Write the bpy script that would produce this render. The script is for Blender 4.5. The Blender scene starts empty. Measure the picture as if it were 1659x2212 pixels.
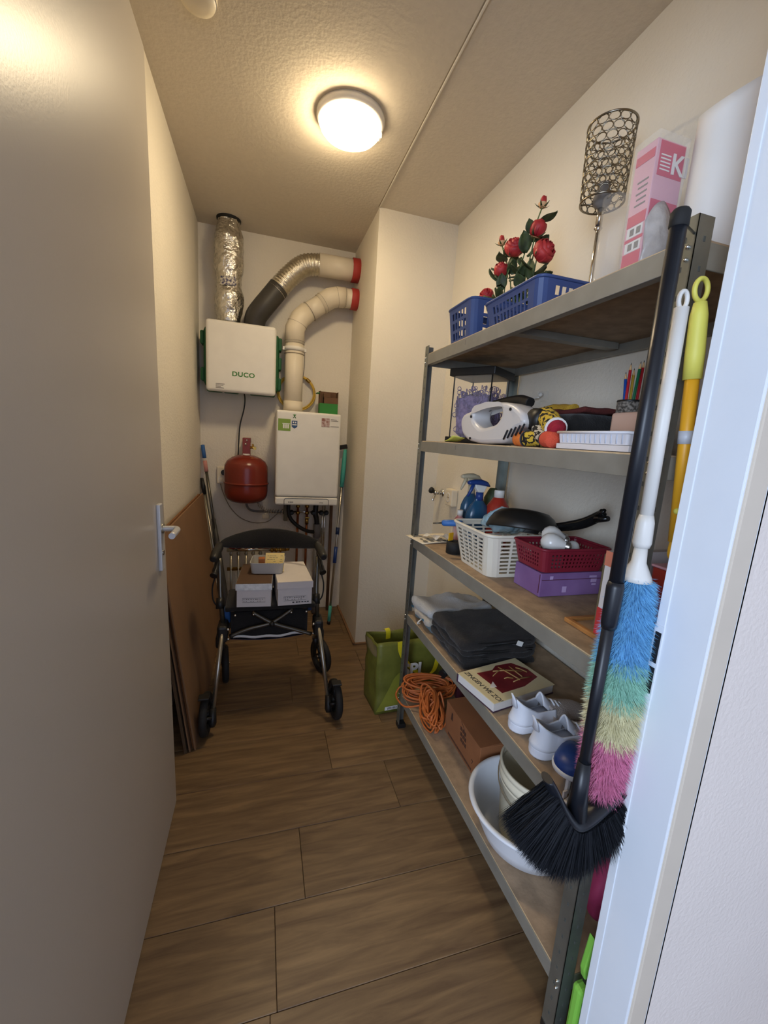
import bpy, bmesh, math, random
from mathutils import Vector, Matrix, noise
random.seed(7)
PI = math.pi
S = bpy.context.scene
COL = S.collection

# ------------------------------------------------------------------ camera
cd = bpy.data.cameras.new('camera')
cam = bpy.data.objects.new('camera', cd); COL.objects.link(cam)
cd.sensor_fit = 'HORIZONTAL'; cd.sensor_width = 36.0; cd.lens = 883.7 / 1659 * 36.0
cd.clip_start = 0.02
_r = Vector((0.95804174, -0.27908237, 0.06533796)); _u = Vector((-0.012784, 0.18612158, 0.98244355)); _f = Vector((0.28634348, 0.94205721, -0.17474445))
cam.matrix_world = Matrix(((_r.x, _u.x, -_f.x, 0), (_r.y, _u.y, -_f.y, 0), (_r.z, _u.z, -_f.z, 1.344), (0, 0, 0, 1)))
S.camera = cam

# ------------------------------------------------------------------ world, daylight, exposure
W = bpy.data.worlds.new('world'); S.world = W; W.use_nodes = True
W.node_tree.nodes['Background'].inputs[0].default_value = (0.62, 0.72, 1.0, 1)
W.node_tree.nodes['Background'].inputs[1].default_value = 0.32
S.view_settings.view_transform = 'Standard'; S.view_settings.look = 'None'
S.view_settings.exposure = 2.2; S.view_settings.gamma = 1.0; S.view_settings.use_curve_mapping = False

def area(name, loc, target, sx, sy, power, color):
    l = bpy.data.lights.new(name, 'AREA'); l.shape = 'RECTANGLE'; l.size = sx; l.size_y = sy
    l.energy = power; l.color = color
    o = bpy.data.objects.new(name, l); COL.objects.link(o); o.location = loc
    o.rotation_euler = (Vector(target) - Vector(loc)).to_track_quat('-Z', 'Y').to_euler()
    return o
HALL = area('hall_window_daylight', (-1.7, -1.5, 1.55), (0.7, 0.5, 1.0), 1.1, 1.5, 15, (0.66, 0.80, 1.0))
LAMP_STRENGTH = 20.0
LAMP_COLOR = (1.0, 0.80, 0.51)

# ------------------------------------------------------------------ materials
def lin(h):
    h = h.lstrip('#'); o = []
    for i in (0, 2, 4):
        v = int(h[i:i+2], 16) / 255
        o.append(v / 12.92 if v <= 0.04045 else ((v + 0.055) / 1.055) ** 2.4)
    return (*o, 1)
MATS = {}
def mat(name, color, rough=0.5, metal=0.0, var=0.06, vscale=12.0, bump=0.0, bscale=60.0, trans=0.0, alpha=1.0, emit=0.0, sheen=0.0, spec=None, color2=None, ior=1.45, detail=3.0, stretch=None):
    m = bpy.data.materials.new(name); m.use_nodes = True
    nt = m.node_tree; P = nt.nodes['Principled BSDF']; c = lin(color)
    tc = nt.nodes.new('ShaderNodeTexCoord')
    src = tc.outputs['Object']
    if stretch:
        mp = nt.nodes.new('ShaderNodeMapping'); mp.inputs['Scale'].default_value = stretch
        nt.links.new(src, mp.inputs['Vector']); src = mp.outputs['Vector']
    if var > 0 or color2:
        n = nt.nodes.new('ShaderNodeTexNoise'); n.inputs['Scale'].default_value = vscale; n.inputs['Detail'].default_value = detail
        nt.links.new(src, n.inputs['Vector'])
        cr = nt.nodes.new('ShaderNodeValToRGB')
        cr.color_ramp.elements[0].position = 0.35; cr.color_ramp.elements[1].position = 0.65
        if color2: a, b = c, lin(color2)
        else:
            a = tuple(max(0, x * (1 - var)) for x in c[:3]) + (1,); b = tuple(min(1, x * (1 + var)) for x in c[:3]) + (1,)
        cr.color_ramp.elements[0].color = a; cr.color_ramp.elements[1].color = b
        nt.links.new(n.outputs['Fac'], cr.inputs['Fac']); nt.links.new(cr.outputs['Color'], P.inputs['Base Color'])
    else: P.inputs['Base Color'].default_value = c
    P.inputs['Roughness'].default_value = rough; P.inputs['Metallic'].default_value = metal
    P.inputs['Transmission Weight'].default_value = trans; P.inputs['Alpha'].default_value = alpha
    P.inputs['IOR'].default_value = ior
    if spec is not None: P.inputs['Specular IOR Level'].default_value = spec
    if sheen: P.inputs['Sheen Weight'].default_value = sheen
    if emit:
        P.inputs['Emission Color'].default_value = c; P.inputs['Emission Strength'].default_value = emit
    if bump:
        bn = nt.nodes.new('ShaderNodeTexNoise'); bn.inputs['Scale'].default_value = bscale; bn.inputs['Detail'].default_value = 4
        nt.links.new(src, bn.inputs['Vector'])
        b = nt.nodes.new('ShaderNodeBump'); b.inputs['Strength'].default_value = bump; b.inputs['Distance'].default_value = 0.01
        nt.links.new(bn.outputs['Fac'], b.inputs['Height']); nt.links.new(b.outputs['Normal'], P.inputs['Normal'])
    MATS[name] = m
    return m
M = {}
def dm(key, *a, **k): M[key] = mat(key, *a, **k)
dm('wall_paint', '#e0d8c8', 0.9, bump=0.25, bscale=90, var=0.02, vscale=3)
dm('wall_back_paint', '#e2dacb', 0.9, bump=0.3, bscale=90, var=0.02, vscale=3)
dm('ceiling_plaster', '#d3c8b6', 0.95, bump=0.18, bscale=70, var=0.02, vscale=40)
dm('hall_wall', '#e2d7ce', 0.9, bump=0.2, bscale=120, var=0.02, vscale=3)
dm('frame_paint', '#dfe4ea', 0.35, var=0.01)
dm('frame_cream', '#cfc3b2', 0.7, var=0.02)
dm('door_paint', '#b9b0a3', 0.32, var=0.02, vscale=2, bump=0.02, bscale=200, spec=0.28)
dm('slot_grey', '#4c4e4a', 0.6, var=0)
dm('dark_gap', '#15171c', 0.8, var=0)
dm('caulk', '#9a8d78', 0.9, var=0.05)
dm('steel_grey', '#8f8b80', 0.5, metal=0.3, var=0.06, vscale=20)
dm('galv', '#8f938e', 0.38, metal=0.8, var=0.12, vscale=14)
dm('mdf', '#9d866c', 0.85, var=0.16, vscale=25, bump=0.1, bscale=150)
dm('mdf_edge', '#c8ad86', 0.85, var=0.1, vscale=60)
dm('white_plastic', '#e4e0d8', 0.38, var=0.02)
dm('cream_plastic', '#e0d4bd', 0.45, var=0.02)
dm('pvc', '#ddd2bd', 0.42, var=0.02)
dm('green_plastic', '#18552f', 0.5, var=0.05)
dm('logo_green', '#3f7a35', 0.6, var=0)
dm('print_dark', '#3b3a3a', 0.7, var=0)
dm('print_grey', '#77716c', 0.7, var=0)
dm('foil', '#dcdad4', 0.22, metal=1.0, var=0.15, vscale=40, bump=0.9, bscale=55)
dm('foil_ribbed', '#d8d2c2', 0.28, metal=1.0, var=0.1, vscale=60, bump=0.35, bscale=120)
dm('black_plastic', '#1d1c1b', 0.42, var=0.1)
dm('black_matte', '#191817', 0.75, var=0.1)
dm('grey_duct', '#3d3a36', 0.5, var=0.1)
dm('red_collar', '#a8352e', 0.6, var=0.06)
dm('tape_print', '#3a3760', 0.5, color2='#d8d2c4', vscale=90, detail=1)
dm('yellow_hose', '#c9a53d', 0.45, var=0.05)
dm('tank_red', '#772a1c', 0.25, var=0.04)
dm('bracket_red', '#7e2c1f', 0.4, var=0.06)
dm('brass', '#b08c45', 0.25, metal=1.0, var=0.1)
dm('copper', '#96552f', 0.32, metal=0.9, var=0.15, vscale=30)
dm('chrome', '#d6d4cf', 0.12, metal=1.0, var=0.03)
dm('aluminium', '#b9b4a6', 0.3, metal=0.9, var=0.06)
dm('handle_alu', '#d5d6d8', 0.38, metal=0.5, var=0.03)
dm('dark_alu', '#6b675e', 0.32, metal=0.85, var=0.06)
dm('box_green', '#2f7d33', 0.6, var=0.05)
dm('box_brown', '#6a4c36', 0.8, var=0.06)
dm('teal', '#4fae9c', 0.45, var=0.04)
dm('navy', '#1d2f55', 0.5, var=0.06)
dm('blue_grip', '#3668a8', 0.45, var=0.05)
dm('pink_grip', '#c98a80', 0.6, var=0.05)
dm('hardboard', '#846345', 0.8, var=0.06, vscale=6)
dm('hardboard_edge', '#7a4f2a', 0.85, var=0.1)
dm('dark_board', '#5a4630', 0.8, var=0.1)
dm('rubber', '#201f1e', 0.7, var=0.1, bump=0.2, bscale=90)
dm('black_fabric', '#1c1a19', 0.95, var=0.12, bump=0.3, bscale=250, sheen=0.15)
dm('navy_fabric', '#1e2440', 0.9, var=0.1, bump=0.2, bscale=250)
dm('white_card', '#dcd5d2', 0.7, var=0.02)
dm('box_lid_brown', '#58412f', 0.7, var=0.05)
dm('tape_clear', '#e6e8e8', 0.2, var=0.12, vscale=60)
dm('grey_bin', '#b9b6b0', 0.6, var=0.02)
dm('note_yellow', '#e7cf8a', 0.8, var=0.03)
dm('wood_orange', '#b06a35', 0.6, var=0.12, vscale=20)
dm('bag_green', '#66682a', 0.42, color2='#7b7d35', vscale=9, bump=0.35, bscale=25)
dm('bag_lime', '#8d8f36', 0.45, var=0.05)
dm('bag_side', '#8b7e5a', 0.6, var=0.06)
dm('strap_yellow', '#e0cf22', 0.5, var=0.05)
dm('print_white', '#e6e4df', 0.7, var=0)
dm('basket_blue', '#3a4d7c', 0.42, var=0.04)
dm('basket_white', '#dcd4c2', 0.42, var=0.03)
dm('basket_red', '#7f2030', 0.45, var=0.05)
dm('petal_red', '#991a24', 0.55, color2='#c23a38', vscale=30)
dm('petal_base', '#d9a978', 0.6, var=0.1)
dm('leaf_green', '#323b25', 0.6, color2='#48552f', vscale=40)
dm('stem_green', '#55663a', 0.6, var=0.1)
dm('pink_print', '#c92258', 0.4, var=0.04)
dm('pink_pale', '#dba6b5', 0.4, var=0.04)
dm('clear_film', '#f2efe8', 0.10, var=0, alpha=0.10)
dm('grey_film', '#b9b2ac', 0.25, var=0.12, vscale=30, alpha=0.88, bump=0.6, bscale=25)
dm('paper_roll', '#e2ded8', 0.7, var=0.02)
dm('glass', '#f4f2ea', 0.03, var=0, alpha=0.05)
dm('lilac_foam', '#6f5d88', 0.9, color2='#8f7ea8', vscale=70, bump=0.8, bscale=60)
dm('note_lime', '#e2e56a', 0.7, var=0.02)
dm('appliance_white', '#cfcac6', 0.3, var=0.02)
def stripes(name, base, stripe):
    m = mat(name, base, 0.95, bump=0.4, bscale=300, var=0)
    nt = m.node_tree; P = nt.nodes['Principled BSDF']
    w = nt.nodes.new('ShaderNodeTexWave'); w.inputs['Scale'].default_value = 22; w.inputs['Distortion'].default_value = 9; w.inputs['Detail'].default_value = 2; w.inputs['Detail Scale'].default_value = 2
    cr = nt.nodes.new('ShaderNodeValToRGB'); cr.color_ramp.interpolation = 'CONSTANT'
    cr.color_ramp.elements[0].color = lin(stripe); cr.color_ramp.elements[1].color = lin(base); cr.color_ramp.elements[1].position = 0.26
    tc = nt.nodes.new('ShaderNodeTexCoord'); nt.links.new(tc.outputs['Object'], w.inputs['Vector'])
    nt.links.new(w.outputs['Fac'], cr.inputs['Fac']); nt.links.new(cr.outputs['Color'], P.inputs['Base Color'])
    M[name] = m
stripes('tiger_yellow', '#d6b23a', '#221d18')
stripes('tiger_white', '#cfc3ae', '#221d18')
dm('knit_orange', '#e07a32', 0.95, var=0.06, bump=0.4, bscale=300)
dm('knit_redorange', '#d8553a', 0.95, var=0.06, bump=0.4, bscale=300)
dm('knit_red', '#9c2030', 0.95, var=0.06, bump=0.4, bscale=300)
dm('knit_yellow', '#b8912e', 0.95, var=0.1, bump=0.4, bscale=200)
dm('knit_maroon', '#5a2420', 0.95, var=0.1, bump=0.4, bscale=200)
dm('tray_white', '#dedce0', 0.35, var=0.02)
dm('pink_beige', '#c9a692', 0.75, var=0.04)
dm('cup_mesh', '#4b4742', 0.5, color2='#a39c92', vscale=160, detail=1)
dm('pencil_blue', '#2350a8', 0.4, var=0.03); dm('pencil_red', '#c02a34', 0.4, var=0.03); dm('pencil_green', '#1e6b48', 0.4, var=0.03)
dm('pencil_wood', '#d0a877', 0.7, var=0.05); dm('pencil_lead', '#2b2b30', 0.6, var=0); dm('pencil_yellow', '#c9a640', 0.4, var=0.03)
dm('paper', '#ddd3bf', 0.8, var=0.02); dm('paper_white', '#e2ddd4', 0.8, var=0.03)
dm('paper_print', '#8b8478', 0.8, color2='#55534e', vscale=60)
dm('sticker_yellow', '#e3a91f', 0.5, var=0.03)
dm('spray_liquid', '#25506f', 0.2, var=0.1, alpha=0.92); dm('spray_label', '#2a5d86', 0.35, color2='#1d3f60', vscale=20)
dm('trigger_blue', '#243f7e', 0.35, var=0.03); dm('trigger_grey', '#c9bd9e', 0.4, var=0.03)
dm('bottle_red', '#a83324', 0.35, var=0.04); dm('bottle_pink', '#b53a46', 0.4, color2='#d9cfc4', vscale=14, detail=1)
dm('pale_blue_cloth', '#93b6c4', 0.85, color2='#b7c7c9', vscale=30, bump=0.5, bscale=60)
dm('pan_black', '#201e1c', 0.4, var=0.1); dm('pan_handle', '#161616', 0.2, var=0.05)
dm('bulb_glass', '#d9d6d0', 0.15, var=0.02); dm('bulb_base', '#b9b6b0', 0.3, metal=0.9, var=0.05)
dm('purple_card', '#775585', 0.6, color2='#866596', vscale=8)
dm('purple_print', '#b79cc6', 0.6, var=0)
dm('olive_card', '#6d6249', 0.6, var=0.06); dm('frame_wood', '#a5713d', 0.5, var=0.12, vscale=30); dm('mount_card', '#a98a6c', 0.8, var=0.08, vscale=30)
dm('spine_red', '#c23a3a', 0.5, var=0.03); dm('spine_orange', '#d98468', 0.5, var=0.03)
dm('towel_grey', '#b5ab9c', 0.95, var=0.06, bump=0.5, bscale=200, sheen=0.3)
dm('towel_blue', '#b3b3b2', 0.95, var=0.06, bump=0.5, bscale=200, sheen=0.3); dm('towel_edge', '#3f6c86', 0.95, var=0.06, bump=0.4, bscale=200)
dm('towel_teal', '#71868f', 0.95, var=0.06, bump=0.5, bscale=200)
dm('denim_black', '#272321', 0.95, var=0.12, bump=0.3, bscale=160, sheen=0.1)
dm('book_cream', '#d8cba4', 0.45, var=0.02); dm('book_red', '#6b1a22', 0.5, color2='#7d2228', vscale=25); dm('book_gold', '#a5814f', 0.5, var=0.1); dm('book_purple', '#3d2338', 0.5, var=0.04)
dm('page_block', '#d6d0cb', 0.8, var=0.05, vscale=3, stretch=(1, 1, 300))
dm('shoe_white', '#dcdfe8', 0.55, var=0.02, bump=0.08, bscale=120); dm('shoe_mesh', '#c3b8b2', 0.85, var=0.04, bump=0.5, bscale=250); dm('shoe_inside', '#bfc3d0', 0.9, var=0.04)
dm('blue_cap', '#22428c', 0.4, var=0.03); dm('rim_white', '#e4e8ee', 0.35, var=0.02)
dm('cable_orange', '#b8622c', 0.5, var=0.05)
dm('carton_brown', '#8d5a37', 0.85, var=0.06, vscale=10); dm('carton_print', '#4a2d20', 0.85, var=0.05)
dm('maroon', '#54202e', 0.8, var=0.1)
dm('basin_white', '#dcdfe4', 0.3, var=0.02); dm('bucket_cream', '#ddd5bd', 0.4, var=0.02)
dm('pink_bag', '#b03a68', 0.6, var=0.08); dm('lime_plastic', '#7fc04a', 0.45, var=0.06)
dm('broom_black', '#17191f', 0.35, var=0.06); dm('bristle_black', '#16181d', 0.75, var=0.15, vscale=80, spec=0.25)
dm('duster_blue', '#72b4e0', 0.9, var=0.12, vscale=50); dm('duster_green', '#9ccfba', 0.9, var=0.1, vscale=50); dm('duster_yellow', '#ddd5ab', 0.9, var=0.1, vscale=50); dm('duster_pink', '#d67fa2', 0.9, var=0.12, vscale=50)
dm('duster_white', '#ddd9d2', 0.4, var=0.02)
dm('pole_yellow', '#dda024', 0.4, var=0.03); dm('grip_yellow', '#d9d160', 0.5, var=0.03); dm('band_grey', '#b9bcc4', 0.4, var=0.02)
dm('shade_metal', '#8f8778', 0.25, metal=1.0, var=0.08)
dm('sticker_green', '#7d9a3c', 0.5, var=0.04); dm('sticker_blue', '#33527c', 0.5, var=0.04); dm('sticker_photo', '#8c5a4a', 0.5, color2='#c9b8b4', vscale=60)
dm('skin_tan', '#b0785a', 0.6)
dm('knob_red', '#9c2a20', 0.4, var=0.05)

# lamp glass: glows, brighter over the bulb that sits off to one side
ml = bpy.data.materials.new('lamp_glass'); ml.use_nodes = True
nt = ml.node_tree; P = nt.nodes['Principled BSDF']
P.inputs['Base Color'].default_value = (0.9, 0.85, 0.75, 1); P.inputs['Roughness'].default_value = 0.2
P.inputs['Emission Color'].default_value = (*LAMP_COLOR, 1)
tc = nt.nodes.new('ShaderNodeTexCoord'); sp = nt.nodes.new('ShaderNodeSeparateXYZ'); mr = nt.nodes.new('ShaderNodeMapRange')
mr.inputs[1].default_value = -0.02; mr.inputs[2].default_value = 0.10; mr.inputs[3].default_value = LAMP_STRENGTH; mr.inputs[4].default_value = LAMP_STRENGTH * 0.22
nt.links.new(tc.outputs['Object'], sp.inputs[0]); nt.links.new(sp.outputs[0], mr.inputs[0]); nt.links.new(mr.outputs[0], P.inputs['Emission Strength'])
M['lamp_glass'] = ml

# laminate floor plank: grain along x, each plank its own tone
mp_ = bpy.data.materials.new('laminate'); mp_.use_nodes = True
nt = mp_.node_tree; P = nt.nodes['Principled BSDF']; N = nt.nodes.new; L = nt.links.new
tc = N('ShaderNodeTexCoord'); oi = N('ShaderNodeObjectInfo'); ad = N('ShaderNodeVectorMath'); ad.operation = 'ADD'
sc_ = N('ShaderNodeVectorMath'); sc_.operation = 'SCALE'; sc_.inputs['Scale'].default_value = 37.0
cb = N('ShaderNodeCombineXYZ'); L(oi.outputs['Random'], cb.inputs[0]); L(oi.outputs['Random'], cb.inputs[1]); L(cb.outputs[0], sc_.inputs[0])
L(tc.outputs['Object'], ad.inputs[0]); L(sc_.outputs[0], ad.inputs[1])
m1 = N('ShaderNodeMapping'); m1.inputs['Scale'].default_value = (1.6, 17, 1); L(ad.outputs[0], m1.inputs[0])
n1 = N('ShaderNodeTexNoise'); n1.inputs['Scale'].default_value = 2.2; n1.inputs['Detail'].default_value = 8; n1.inputs['Roughness'].default_value = 0.62; n1.inputs['Distortion'].default_value = 0.6; L(m1.outputs[0], n1.inputs[0])
r1 = N('ShaderNodeValToRGB'); e = r1.color_ramp.elements
e[0].position = 0.30; e[0].color = lin('#5c4530'); e[1].position = 0.72; e[1].color = lin('#8a6e4c')
x = e.new(0.50); x.color = lin('#745b3f')
L(n1.outputs['Fac'], r1.inputs[0])
m2 = N('ShaderNodeMapping'); m2.inputs['Scale'].default_value = (1.7, 3.3, 1); L(ad.outputs[0], m2.inputs[0])
v = N('ShaderNodeTexVoronoi'); v.inputs['Scale'].default_value = 1.5; L(m2.outputs[0], v.inputs['Vector'])
r2 = N('ShaderNodeValToRGB'); r2.color_ramp.elements[0].position = 0.03; r2.color_ramp.elements[0].color = (0.38, 0.32, 0.28, 1); r2.color_ramp.elements[1].position = 0.14; r2.color_ramp.elements[1].color = (1, 1, 1, 1)
L(v.outputs['Distance'], r2.inputs[0])
mx = N('ShaderNodeMix'); mx.data_type = 'RGBA'; mx.blend_type = 'MULTIPLY'; mx.inputs[0].default_value = 0.85; L(r1.outputs[0], mx.inputs[6]); L(r2.outputs[0], mx.inputs[7])
hs = N('ShaderNodeHueSaturation'); mr = N('ShaderNodeMapRange'); mr.inputs[3].default_value = 0.9; mr.inputs[4].default_value = 1.1
L(oi.outputs['Random'], mr.inputs[0]); L(mr.outputs[0], hs.inputs['Value']); L(mx.outputs[2], hs.inputs['Color']); L(hs.outputs[0], P.inputs['Base Color'])
P.inputs['Roughness'].default_value = 0.5
bp = N('ShaderNodeBump'); bp.inputs['Strength'].default_value = 0.12; bp.inputs['Distance'].default_value = 0.004; L(n1.outputs['Fac'], bp.inputs['Height']); L(bp.outputs[0], P.inputs['Normal'])
M['laminate'] = mp_

# ------------------------------------------------------------------ builders
WM = {}
class B:
    """collects shapes in world space"""
    def __init__(s): s.bm = bmesh.new(); s.mi = 0
    def _m(s, fs):
        for f in fs: f.material_index = s.mi
    def box(s, lo, hi, bev=0.0, rot=0.0, tilt=None, seg=2):
        lo = Vector(lo); hi = Vector(hi); c = (lo + hi) / 2; d = hi - lo
        R = Matrix.Rotation(rot, 4, 'Z')
        if tilt is not None: R = R @ tilt
        t = bmesh.new(); bmesh.ops.create_cube(t, size=1.0)
        for v in t.verts: v.co = Vector((v.co.x * d.x, v.co.y * d.y, v.co.z * d.z))
        if bev > 0: bmesh.ops.bevel(t, geom=list(t.edges), offset=min(bev, min(abs(x) for x in d) * 0.49), segments=seg, profile=0.5, affect='EDGES')
        s.merge(t, Matrix.Translation(c) @ R); return s
    def merge(s, t, mtx=Matrix()):
        vm = {}
        for v in t.verts: vm[v] = s.bm.verts.new(mtx @ v.co)
        for f in t.faces:
            try:
                nf = s.bm.faces.new([vm[v] for v in f.verts]); nf.material_index = s.mi; nf.smooth = f.smooth
            except ValueError: pass
        t.free(); return s
    def rings(s, rs, close=True, caps=True, smooth=True):
        vs = [[s.bm.verts.new(p) for p in r] for r in rs]; n = len(vs[0])
        for a, b in zip(vs, vs[1:]):
            for i in range(n if close else n - 1):
                j = (i + 1) % n
                try:
                    f = s.bm.faces.new((a[i], a[j], b[j], b[i])); f.smooth = smooth; f.material_index = s.mi
                except ValueError: pass
        if caps and close:
            for r, rev in ((vs[0], True), (vs[-1], False)):
                try:
                    f = s.bm.faces.new(list(reversed(r)) if rev else r); f.material_index = s.mi
                except ValueError: pass
        return s
    def tube(s, pts, r, n=10, caps=True, closed=False, up=None, flat=1.0):
        pts = [Vector(p) for p in pts]; k = len(pts)
        rad = r if isinstance(r, (list, tuple)) else [r] * k
        rs = []; prev = None
        for i, p in enumerate(pts):
            a = pts[(i - 1) % k] if (closed or i > 0) else p; b = pts[(i + 1) % k] if (closed or i < k - 1) else p
            t = (b - a); t = t.normalized() if t.length > 1e-9 else Vector((0, 0, 1))
            if prev is None:
                u0 = Vector(up) if up else (Vector((0, 0, 1)) if abs(t.z) < 0.9 else Vector((1, 0, 0)))
                u = (u0 - t * u0.dot(t)).normalized()
            else:
                u = prev - t * prev.dot(t); u = u.normalized() if u.length > 1e-6 else prev
            prev = u; w = t.cross(u)
            rs.append([p + (u * math.cos(2 * PI * j / n) + w * math.sin(2 * PI * j / n) * flat) * rad[i] for j in range(n)])
        if closed: rs.append(rs[0]); 
        if closed:
            vs = [[s.bm.verts.new(q) for q in r] for r in rs[:-1]]
            for i in range(k):
                a, b = vs[i], vs[(i + 1) % k]
                for j in range(n):
                    f = s.bm.faces.new((a[j], a[(j + 1) % n], b[(j + 1) % n], b[j])); f.smooth = True; f.material_index = s.mi
            return s
        return s.rings(rs, caps=caps)
    def cyl(s, p0, p1, r0, r1=None, n=20, caps=True):
        return s.tube([p0, p1], [r0, r0 if r1 is None else r1], n, caps)
    def lathe(s, prof, org=(0, 0, 0), axis=(0, 0, 1), n=28, caps=False, sx=1.0, sy=1.0, rot=0.0):
        q = Vector((0, 0, 1)).rotation_difference(Vector(axis)).to_matrix(); o = Vector(org)
        rs = [[o + q @ Vector((r * sx * math.cos(2 * PI * j / n + rot), r * sy * math.sin(2 * PI * j / n + rot), z)) for j in range(n)] for r, z in prof]
        return s.rings(rs, caps=caps)
    def sphere(s, c, r, sc=(1, 1, 1), n=16, m=10):
        c = Vector(c)
        rs = []
        for i in range(m + 1):
            a = PI * i / m
            rr = max(1e-5, math.sin(a)) * r
            rs.append([c + Vector((rr * math.cos(2 * PI * j / n) * sc[0], rr * math.sin(2 * PI * j / n) * sc[1], -math.cos(a) * r * sc[2])) for j in range(n)])
        return s.rings(rs, caps=True)
    def prism(s, poly, d, smooth=False):
        d = Vector(d); a = [Vector(p) for p in poly]
        return s.rings([a, [p + d for p in a]], smooth=smooth)
    def quad(s, a, b, c, d):
        f = s.bm.faces.new([s.bm.verts.new(p) for p in (a, b, c, d)]); f.material_index = s.mi; return s
    def grid(s, f, nu, nv, smooth=True):
        vs = [[s.bm.verts.new(f(i / nu, j / nv)) for j in range(nv + 1)] for i in range(nu + 1)]
        for i in range(nu):
            for j in range(nv):
                q = s.bm.faces.new((vs[i][j], vs[i + 1][j], vs[i + 1][j + 1], vs[i][j + 1])); q.smooth = smooth; q.material_index = s.mi
        return s

def link(name, data, parent=None, base=None, rotz=0.0):
    o = bpy.data.objects.new(name, data); COL.objects.link(o)
    if parent is not None:
        o.parent = parent; WM[o.name] = WM[parent.name]
    else:
        m = Matrix.Translation(Vector(base or (0, 0, 0))) @ Matrix.Rotation(rotz, 4, 'Z')
        o.matrix_world = m; WM[o.name] = m
    return o
def tag(o, label=None, cat=None, group=None, kind=None):
    if label: o['label'] = label
    if cat: o['category'] = cat
    if group: o['group'] = group
    if kind: o['kind'] = kind
    return o
def obj(name, b, m, parent=None, base=None, kind=None, label=None, cat=None, group=None, recalc=True, solid=0.0, sub=0, bev=0.0, flat=False):
    me = bpy.data.meshes.new(name)
    if recalc: bmesh.ops.recalc_face_normals(b.bm, faces=b.bm.faces)
    w = WM[parent.name] if parent is not None else Matrix.Translation(Vector(base or (0, 0, 0)))
    b.bm.transform(w.inverted()); b.bm.to_mesh(me); b.bm.free()
    for k in (m if isinstance(m, (list, tuple)) else [m]): me.materials.append(M[k])
    o = link(name, me, parent, base)
    if bev:
        md = o.modifiers.new('b', 'BEVEL'); md.width = bev; md.segments = 2; md.limit_method = 'ANGLE'
    if solid:
        md = o.modifiers.new('s', 'SOLIDIFY'); md.thickness = solid; md.offset = 0
    if sub:
        md = o.modifiers.new('u', 'SUBSURF'); md.levels = sub; md.render_levels = sub
    tag(o, label, cat, group, kind)
    return o
def thing(name, label, cat, base, group=None, rotz=0.0):
    return tag(link(name, None, None, base, rotz), label, cat, group)
def text(name, body, size, pos, xdir, ydir, m, parent, ext=0.0006, shear=0, align='LEFT', space=1.0, bold=0.0, xs=1.0):
    cu = bpy.data.curves.new(name, 'FONT'); cu.body = body; cu.size = size; cu.extrude = ext; cu.align_x = align; cu.shear = shear; cu.space_character = space; cu.offset = bold
    t = bpy.data.objects.new('tmp', cu); COL.objects.link(t)
    me = bpy.data.meshes.new_from_object(t.evaluated_get(bpy.context.evaluated_depsgraph_get()))
    bpy.data.objects.remove(t)
    X = Vector(xdir).normalized(); Y = Vector(ydir); Y = (Y - X * Y.dot(X)).normalized(); Z = X.cross(Y)
    mt = Matrix(((X.x, Y.x, Z.x, pos[0]), (X.y, Y.y, Z.y, pos[1]), (X.z, Y.z, Z.z, pos[2]), (0, 0, 0, 1)))
    me.transform(WM[parent.name].inverted() @ mt @ Matrix.Diagonal((xs, 1, 1, 1))); me.materials.clear(); me.materials.append(M[m])
    return link(name, me, parent)
def outline(name, outer, holes, to3, thick, bev, m, parent, res=3):
    """closed smooth outline (plane coords) with holes, extruded to a real thickness"""
    cu = bpy.data.curves.new(name, 'CURVE'); cu.dimensions = '2D'; cu.fill_mode = 'BOTH'; cu.extrude = thick / 2 - bev; cu.bevel_depth = bev; cu.bevel_resolution = 3; cu.resolution_u = res; cu.offset = -bev
    for pl in [outer] + holes:
        sp = cu.splines.new('BEZIER'); sp.bezier_points.add(len(pl) - 1); sp.use_cyclic_u = True
        for bp, p in zip(sp.bezier_points, pl):
            bp.co = (p[0], p[1], 0); bp.handle_left_type = bp.handle_right_type = 'AUTO'
    t = bpy.data.objects.new('tmp', cu); COL.objects.link(t)
    me = bpy.data.meshes.new_from_object(t.evaluated_get(bpy.context.evaluated_depsgraph_get()))
    bpy.data.objects.remove(t)
    me.transform(WM[parent.name].inverted() @ to3); me.materials.clear(); me.materials.append(M[m])
    for p in me.polygons: p.use_smooth = True
    return link(name, me, parent)
def copy_of(o, parent, loc=None, rot=None):
    c = o.copy(); COL.objects.link(c)
    if parent is not None: c.parent = parent; WM[c.name] = WM[parent.name]
    return c
def arc(c, r, a0, a1, n, u, v):
    c = Vector(c); u = Vector(u); v = Vector(v)
    return [c + (u * math.cos(a0 + (a1 - a0) * i / n) + v * math.sin(a0 + (a1 - a0) * i / n)) * r for i in range(n + 1)]
def spline(pts, n=8):
    p = [Vector(q) for q in pts]; p = [p[0] * 2 - p[1]] + p + [p[-1] * 2 - p[-2]]; o = []
    for i in range(1, len(p) - 2):
        for k in range(n):
            t = k / n; a, b, c, d = p[i - 1], p[i], p[i + 1], p[i + 2]
            o.append(0.5 * ((2 * b) + (c - a) * t + (2 * a - 5 * b + 4 * c - d) * t * t + (3 * b - a - 3 * c + d) * t ** 3))
    o.append(p[-2]); return o
def bumpy(b, amp, sc, seed=0.0, skip=None):
    for v in b.bm.verts:
        if skip and skip(v.co): continue
        v.co += noise.noise_vector(v.co * sc + Vector((seed, seed, seed))) * amp
    return b
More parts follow.
